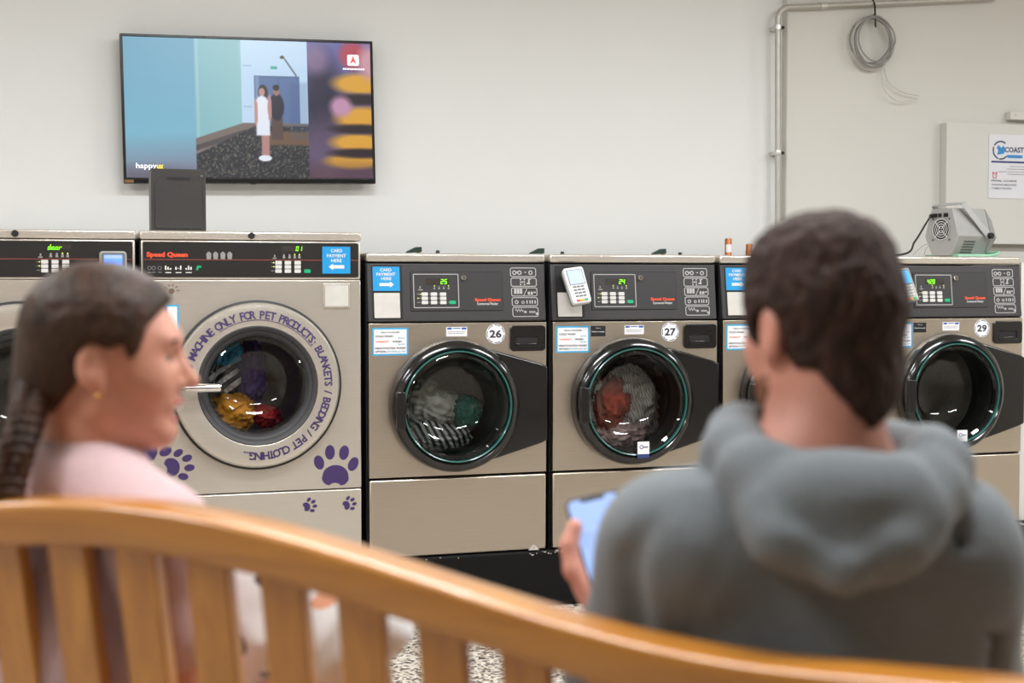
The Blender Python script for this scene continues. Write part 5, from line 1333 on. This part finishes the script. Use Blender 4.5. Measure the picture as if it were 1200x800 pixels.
for w_, dr_ in ((WR, np.array([.95,.2,-.1])), (WL, np.array([.9,-.1,.1]))):
    dr_ = dr_/np.linalg.norm(dr_); sd_ = np.cross(dr_, [0,0,1.]); f.cone(w_, w_+dr_*.075, .024, .030, .015)
    for i in range(4): q = w_+dr_*.085+sd_*(-.027+.018*i); finger(f, [q, q+dr_*.035+[0,0,-.004], q+dr_*.06+[0,0,-.018]], .0078)
    finger(f, [w_+dr_*.025+np.array([0,0,.022]), w_+dr_*.06+[0,0,.036], w_+dr_*.085+[0,0,.034]], .0085)
for a, b, c in ((HIPW+side*.085,kR,aR),(HIPW-side*.085,kL,aL)): f.chain([a, b, c], [.072,.052,.034], .03); f.cone(c+[0,0,-.025], c+d1*.11+[0,0,-.045], .032, .025, .02)
# parted lips
f.ell(T((0,.100,-.068)), np.array([.022,.020,.0105])*S_, .004, RW_, cut=True)
V, F = f.mesh(); V = relax(V, F, 1, .4)
wom = place('person', nmesh('person', V-OW, F), 'skin_f', OW, label='smiling woman in pale pink top with a braid, turned towards the man', cat='person')
def hp(name, c, r, m, par, R=RW_, C=HW, s=S_, O=OW):
    bm = bmesh.new(); bmesh.ops.create_uvsphere(bm, u_segments=18, v_segments=12, radius=1); me = bpy.data.meshes.new(name); bm.to_mesh(me); bm.free()
    me.transform(Matrix(R.tolist()).to_4x4() @ Matrix.Diagonal((*(np.array(r)*s), 1))); me.polygons.foreach_set('use_smooth', [True]*len(me.polygons))
    o = link(name, me, m, par); o.location = Vector(C+R@(np.array(c)*s)-O); return o
hp('teeth', (0,.088,-.0640), (.020,.011,.0055), 'tooth', wom); hp('upper_lip', (0,.0945,-.0575), (.021,.0075,.0042), 'lip', wom); hp('lower_lip', (0,.0875,-.0815), (.019,.0075,.0050), 'lip', wom)
for sx in (-1, 1):
    e_ = hp('eye', (sx*.031,.0735,.004), (.012,.012,.012), 'eye', wom); ir = hp('iris', (sx*.033,.0835,.003), (.0055,.003,.0055), 'iris', wom)
    hp('eyelid', (sx*.031,.0755,.0085), (.0135,.0125,.0075), 'skin_f', wom); hp('eyebrow', (sx*.032,.0905,.0255), (.017,.004,.0026), 'brow', wom)
hp('earring', (.079,-.002,-.046), (.0035,.0035,.0035), 'gold', wom)
hv, hf = hair_mesh(HW, RW_, S_, [(-.14,-.085),(-.095,-.085),(-.06,-.072),(-.03,-.030),(-.012,.012),(.016,.016),(.028,.022),(.036,.000),(.048,.012),(.056,.045),(.078,.074),(.12,.09)], .0125, False, 8)
hr = place('hair', nmesh('hair', hv-OW, hf), 'hair_f', OW, wom)
# braid: three strands woven round each other
bpth = smooth_path([camf(*q) for q in ((44,452,1.70),(33,480,1.675),(22,520,1.655),(12,560,1.65),(6,610,1.645),(6,680,1.66),(10,760,1.68))], 90)
for st_ in range(3):
    pts = []; rr = []
    for i, p in enumerate(bpth):
        t = i/(len(bpth)-1); ph_a = 2*PI*(t*7)+st_*2*PI/3; w_ = .0125*(1-.35*t)
        pts.append(tuple(np.array(p)+np.array([w_*math.cos(ph_a), w_*.75*math.sin(2*ph_a), .004*math.sin(ph_a)])-OW)); rr.append(.0125*(1-.35*t)*(1+.16*math.sin(2*ph_a+1)))
    obj('braid_strand', MB().tube(pts, rr, 10), 'hair_f', hr, angle=180)
obj('hair_tie', MB().tube([tuple(bpth[-2]-OW), tuple(bpth[-1]-OW+np.array([0,0,-.01]))], .014, 10), 'brow', hr)
# top
ax = [axis(-.80, -.24, .0065, .0065, []), axis(1.54, 2.06, .0075, .0075, []), axis(.44, 1.06, .0065, .0065, [])]
f = Field(ax)
f.ell(MC+[0,.02,-.13], (.150,.118,.17), .06); f.ell(HIPW+[0,0,.14], (.148,.122,.16), .06); f.ell(HIPW+[0,0,.03], (.165,.135,.07), .05)
f.cone(SR, SL, .049, .049, .05); f.cone(NBW+[0,0,-.03], SR, .052, .046, .05); f.cone(NBW+[0,0,-.03], SL, .052, .046, .05)
f.chain([SR, SR+(ER-SR)*.62], [.056,.056], .025); f.chain([SL, SL+(EL-SL)*.6], [.054,.054], .025)
f.chain([camf(*q) for q in ((150,690,1.60),(120,740,1.63))], [.006,.004], .02, cut=True); f.chain([camf(*q) for q in ((60,650,1.63),(110,690,1.63))], [.005,.004], .02, cut=True)
f.cone(NBW+[0,0,.004], SR+[0,0,.004], .060, .050, .04); f.cone(NBW+[0,0,.004], SL+[0,0,.004], .060, .050, .04)
f.cone(NBW+[.01,.01,.052], NBW+[.03,.02,.3], .056, .070, .010, cut=True)
V, F = f.mesh(); V = folds(V, F, .003, 11, (1,1,.5), 9); V = relax(V, F, 1, .5)
place('pink_top', nmesh('pink_top', V-OW, F), 'pink', OW, wom)
ax = [axis(-.76, .04, .011, .011, []), axis(1.62, 2.40, .012, .012, []), axis(.07, .74, .010, .010, [])]
f = Field(ax); f.ell(HIPW, (.165,.135,.088), .05)
for a, b, c in ((HIPW+side*.085,kR,aR),(HIPW-side*.085,kL,aL)): f.chain([a, b, c], [.082,.062,.046], .03)
V, F = f.mesh(); V = folds(V, F, .003, 12, (1,1,1), 5)
place('trousers', nmesh('trousers', V-OW, F), 'jeans', OW, wom)
shoe(aL, d1, OW, wom)
q = aR; fsh = Field([np.arange(-.07,.071,.008), np.arange(-.10,.22,.008), np.arange(-.07,.10,.008)]); fsh.cone((0,-.04,.0), (0,.12,-.02), .044, .036, .03); fsh.cone((0,-.02,.0), (0,-.02,.05), .042, .044, .03); V, F = fsh.mesh()
place('shoe', nmesh('shoe', q+[0,0,-.03]+V[:,:1]*side+V[:,1:2]*d1+V[:,2:]*np.array([0,0,1.])-OW, F), 'shoe', OW, wom)
# printed cloth bundle on her lap
OB = np.array([-.27, 1.95, .62])
f = Field([axis(-.46,-.08,.006,.006,[]), axis(1.80,2.12,.007,.007,[]), axis(.54,.90,.006,.006,[])])
for q, r in (((300,725,1.93),(.058,.06,.125)), ((355,735,1.95),(.07,.065,.105)), ((405,745,1.97),(.06,.06,.085)), ((452,733,1.98),(.033,.035,.034)), ((330,690,1.94),(.05,.045,.055))): f.ell(camf(*q), r, .02)
V, F = f.mesh(); V = folds(V, F, .008, 16, (1,1,.6), 12); V = relax(V, F, 1, .4)
place('cloth_bundle', nmesh('cloth_bundle', V-OB, F), 'print_cloth', OB, label='bundle of white floral printed cloth on the woman\'s lap', cat='cloth')
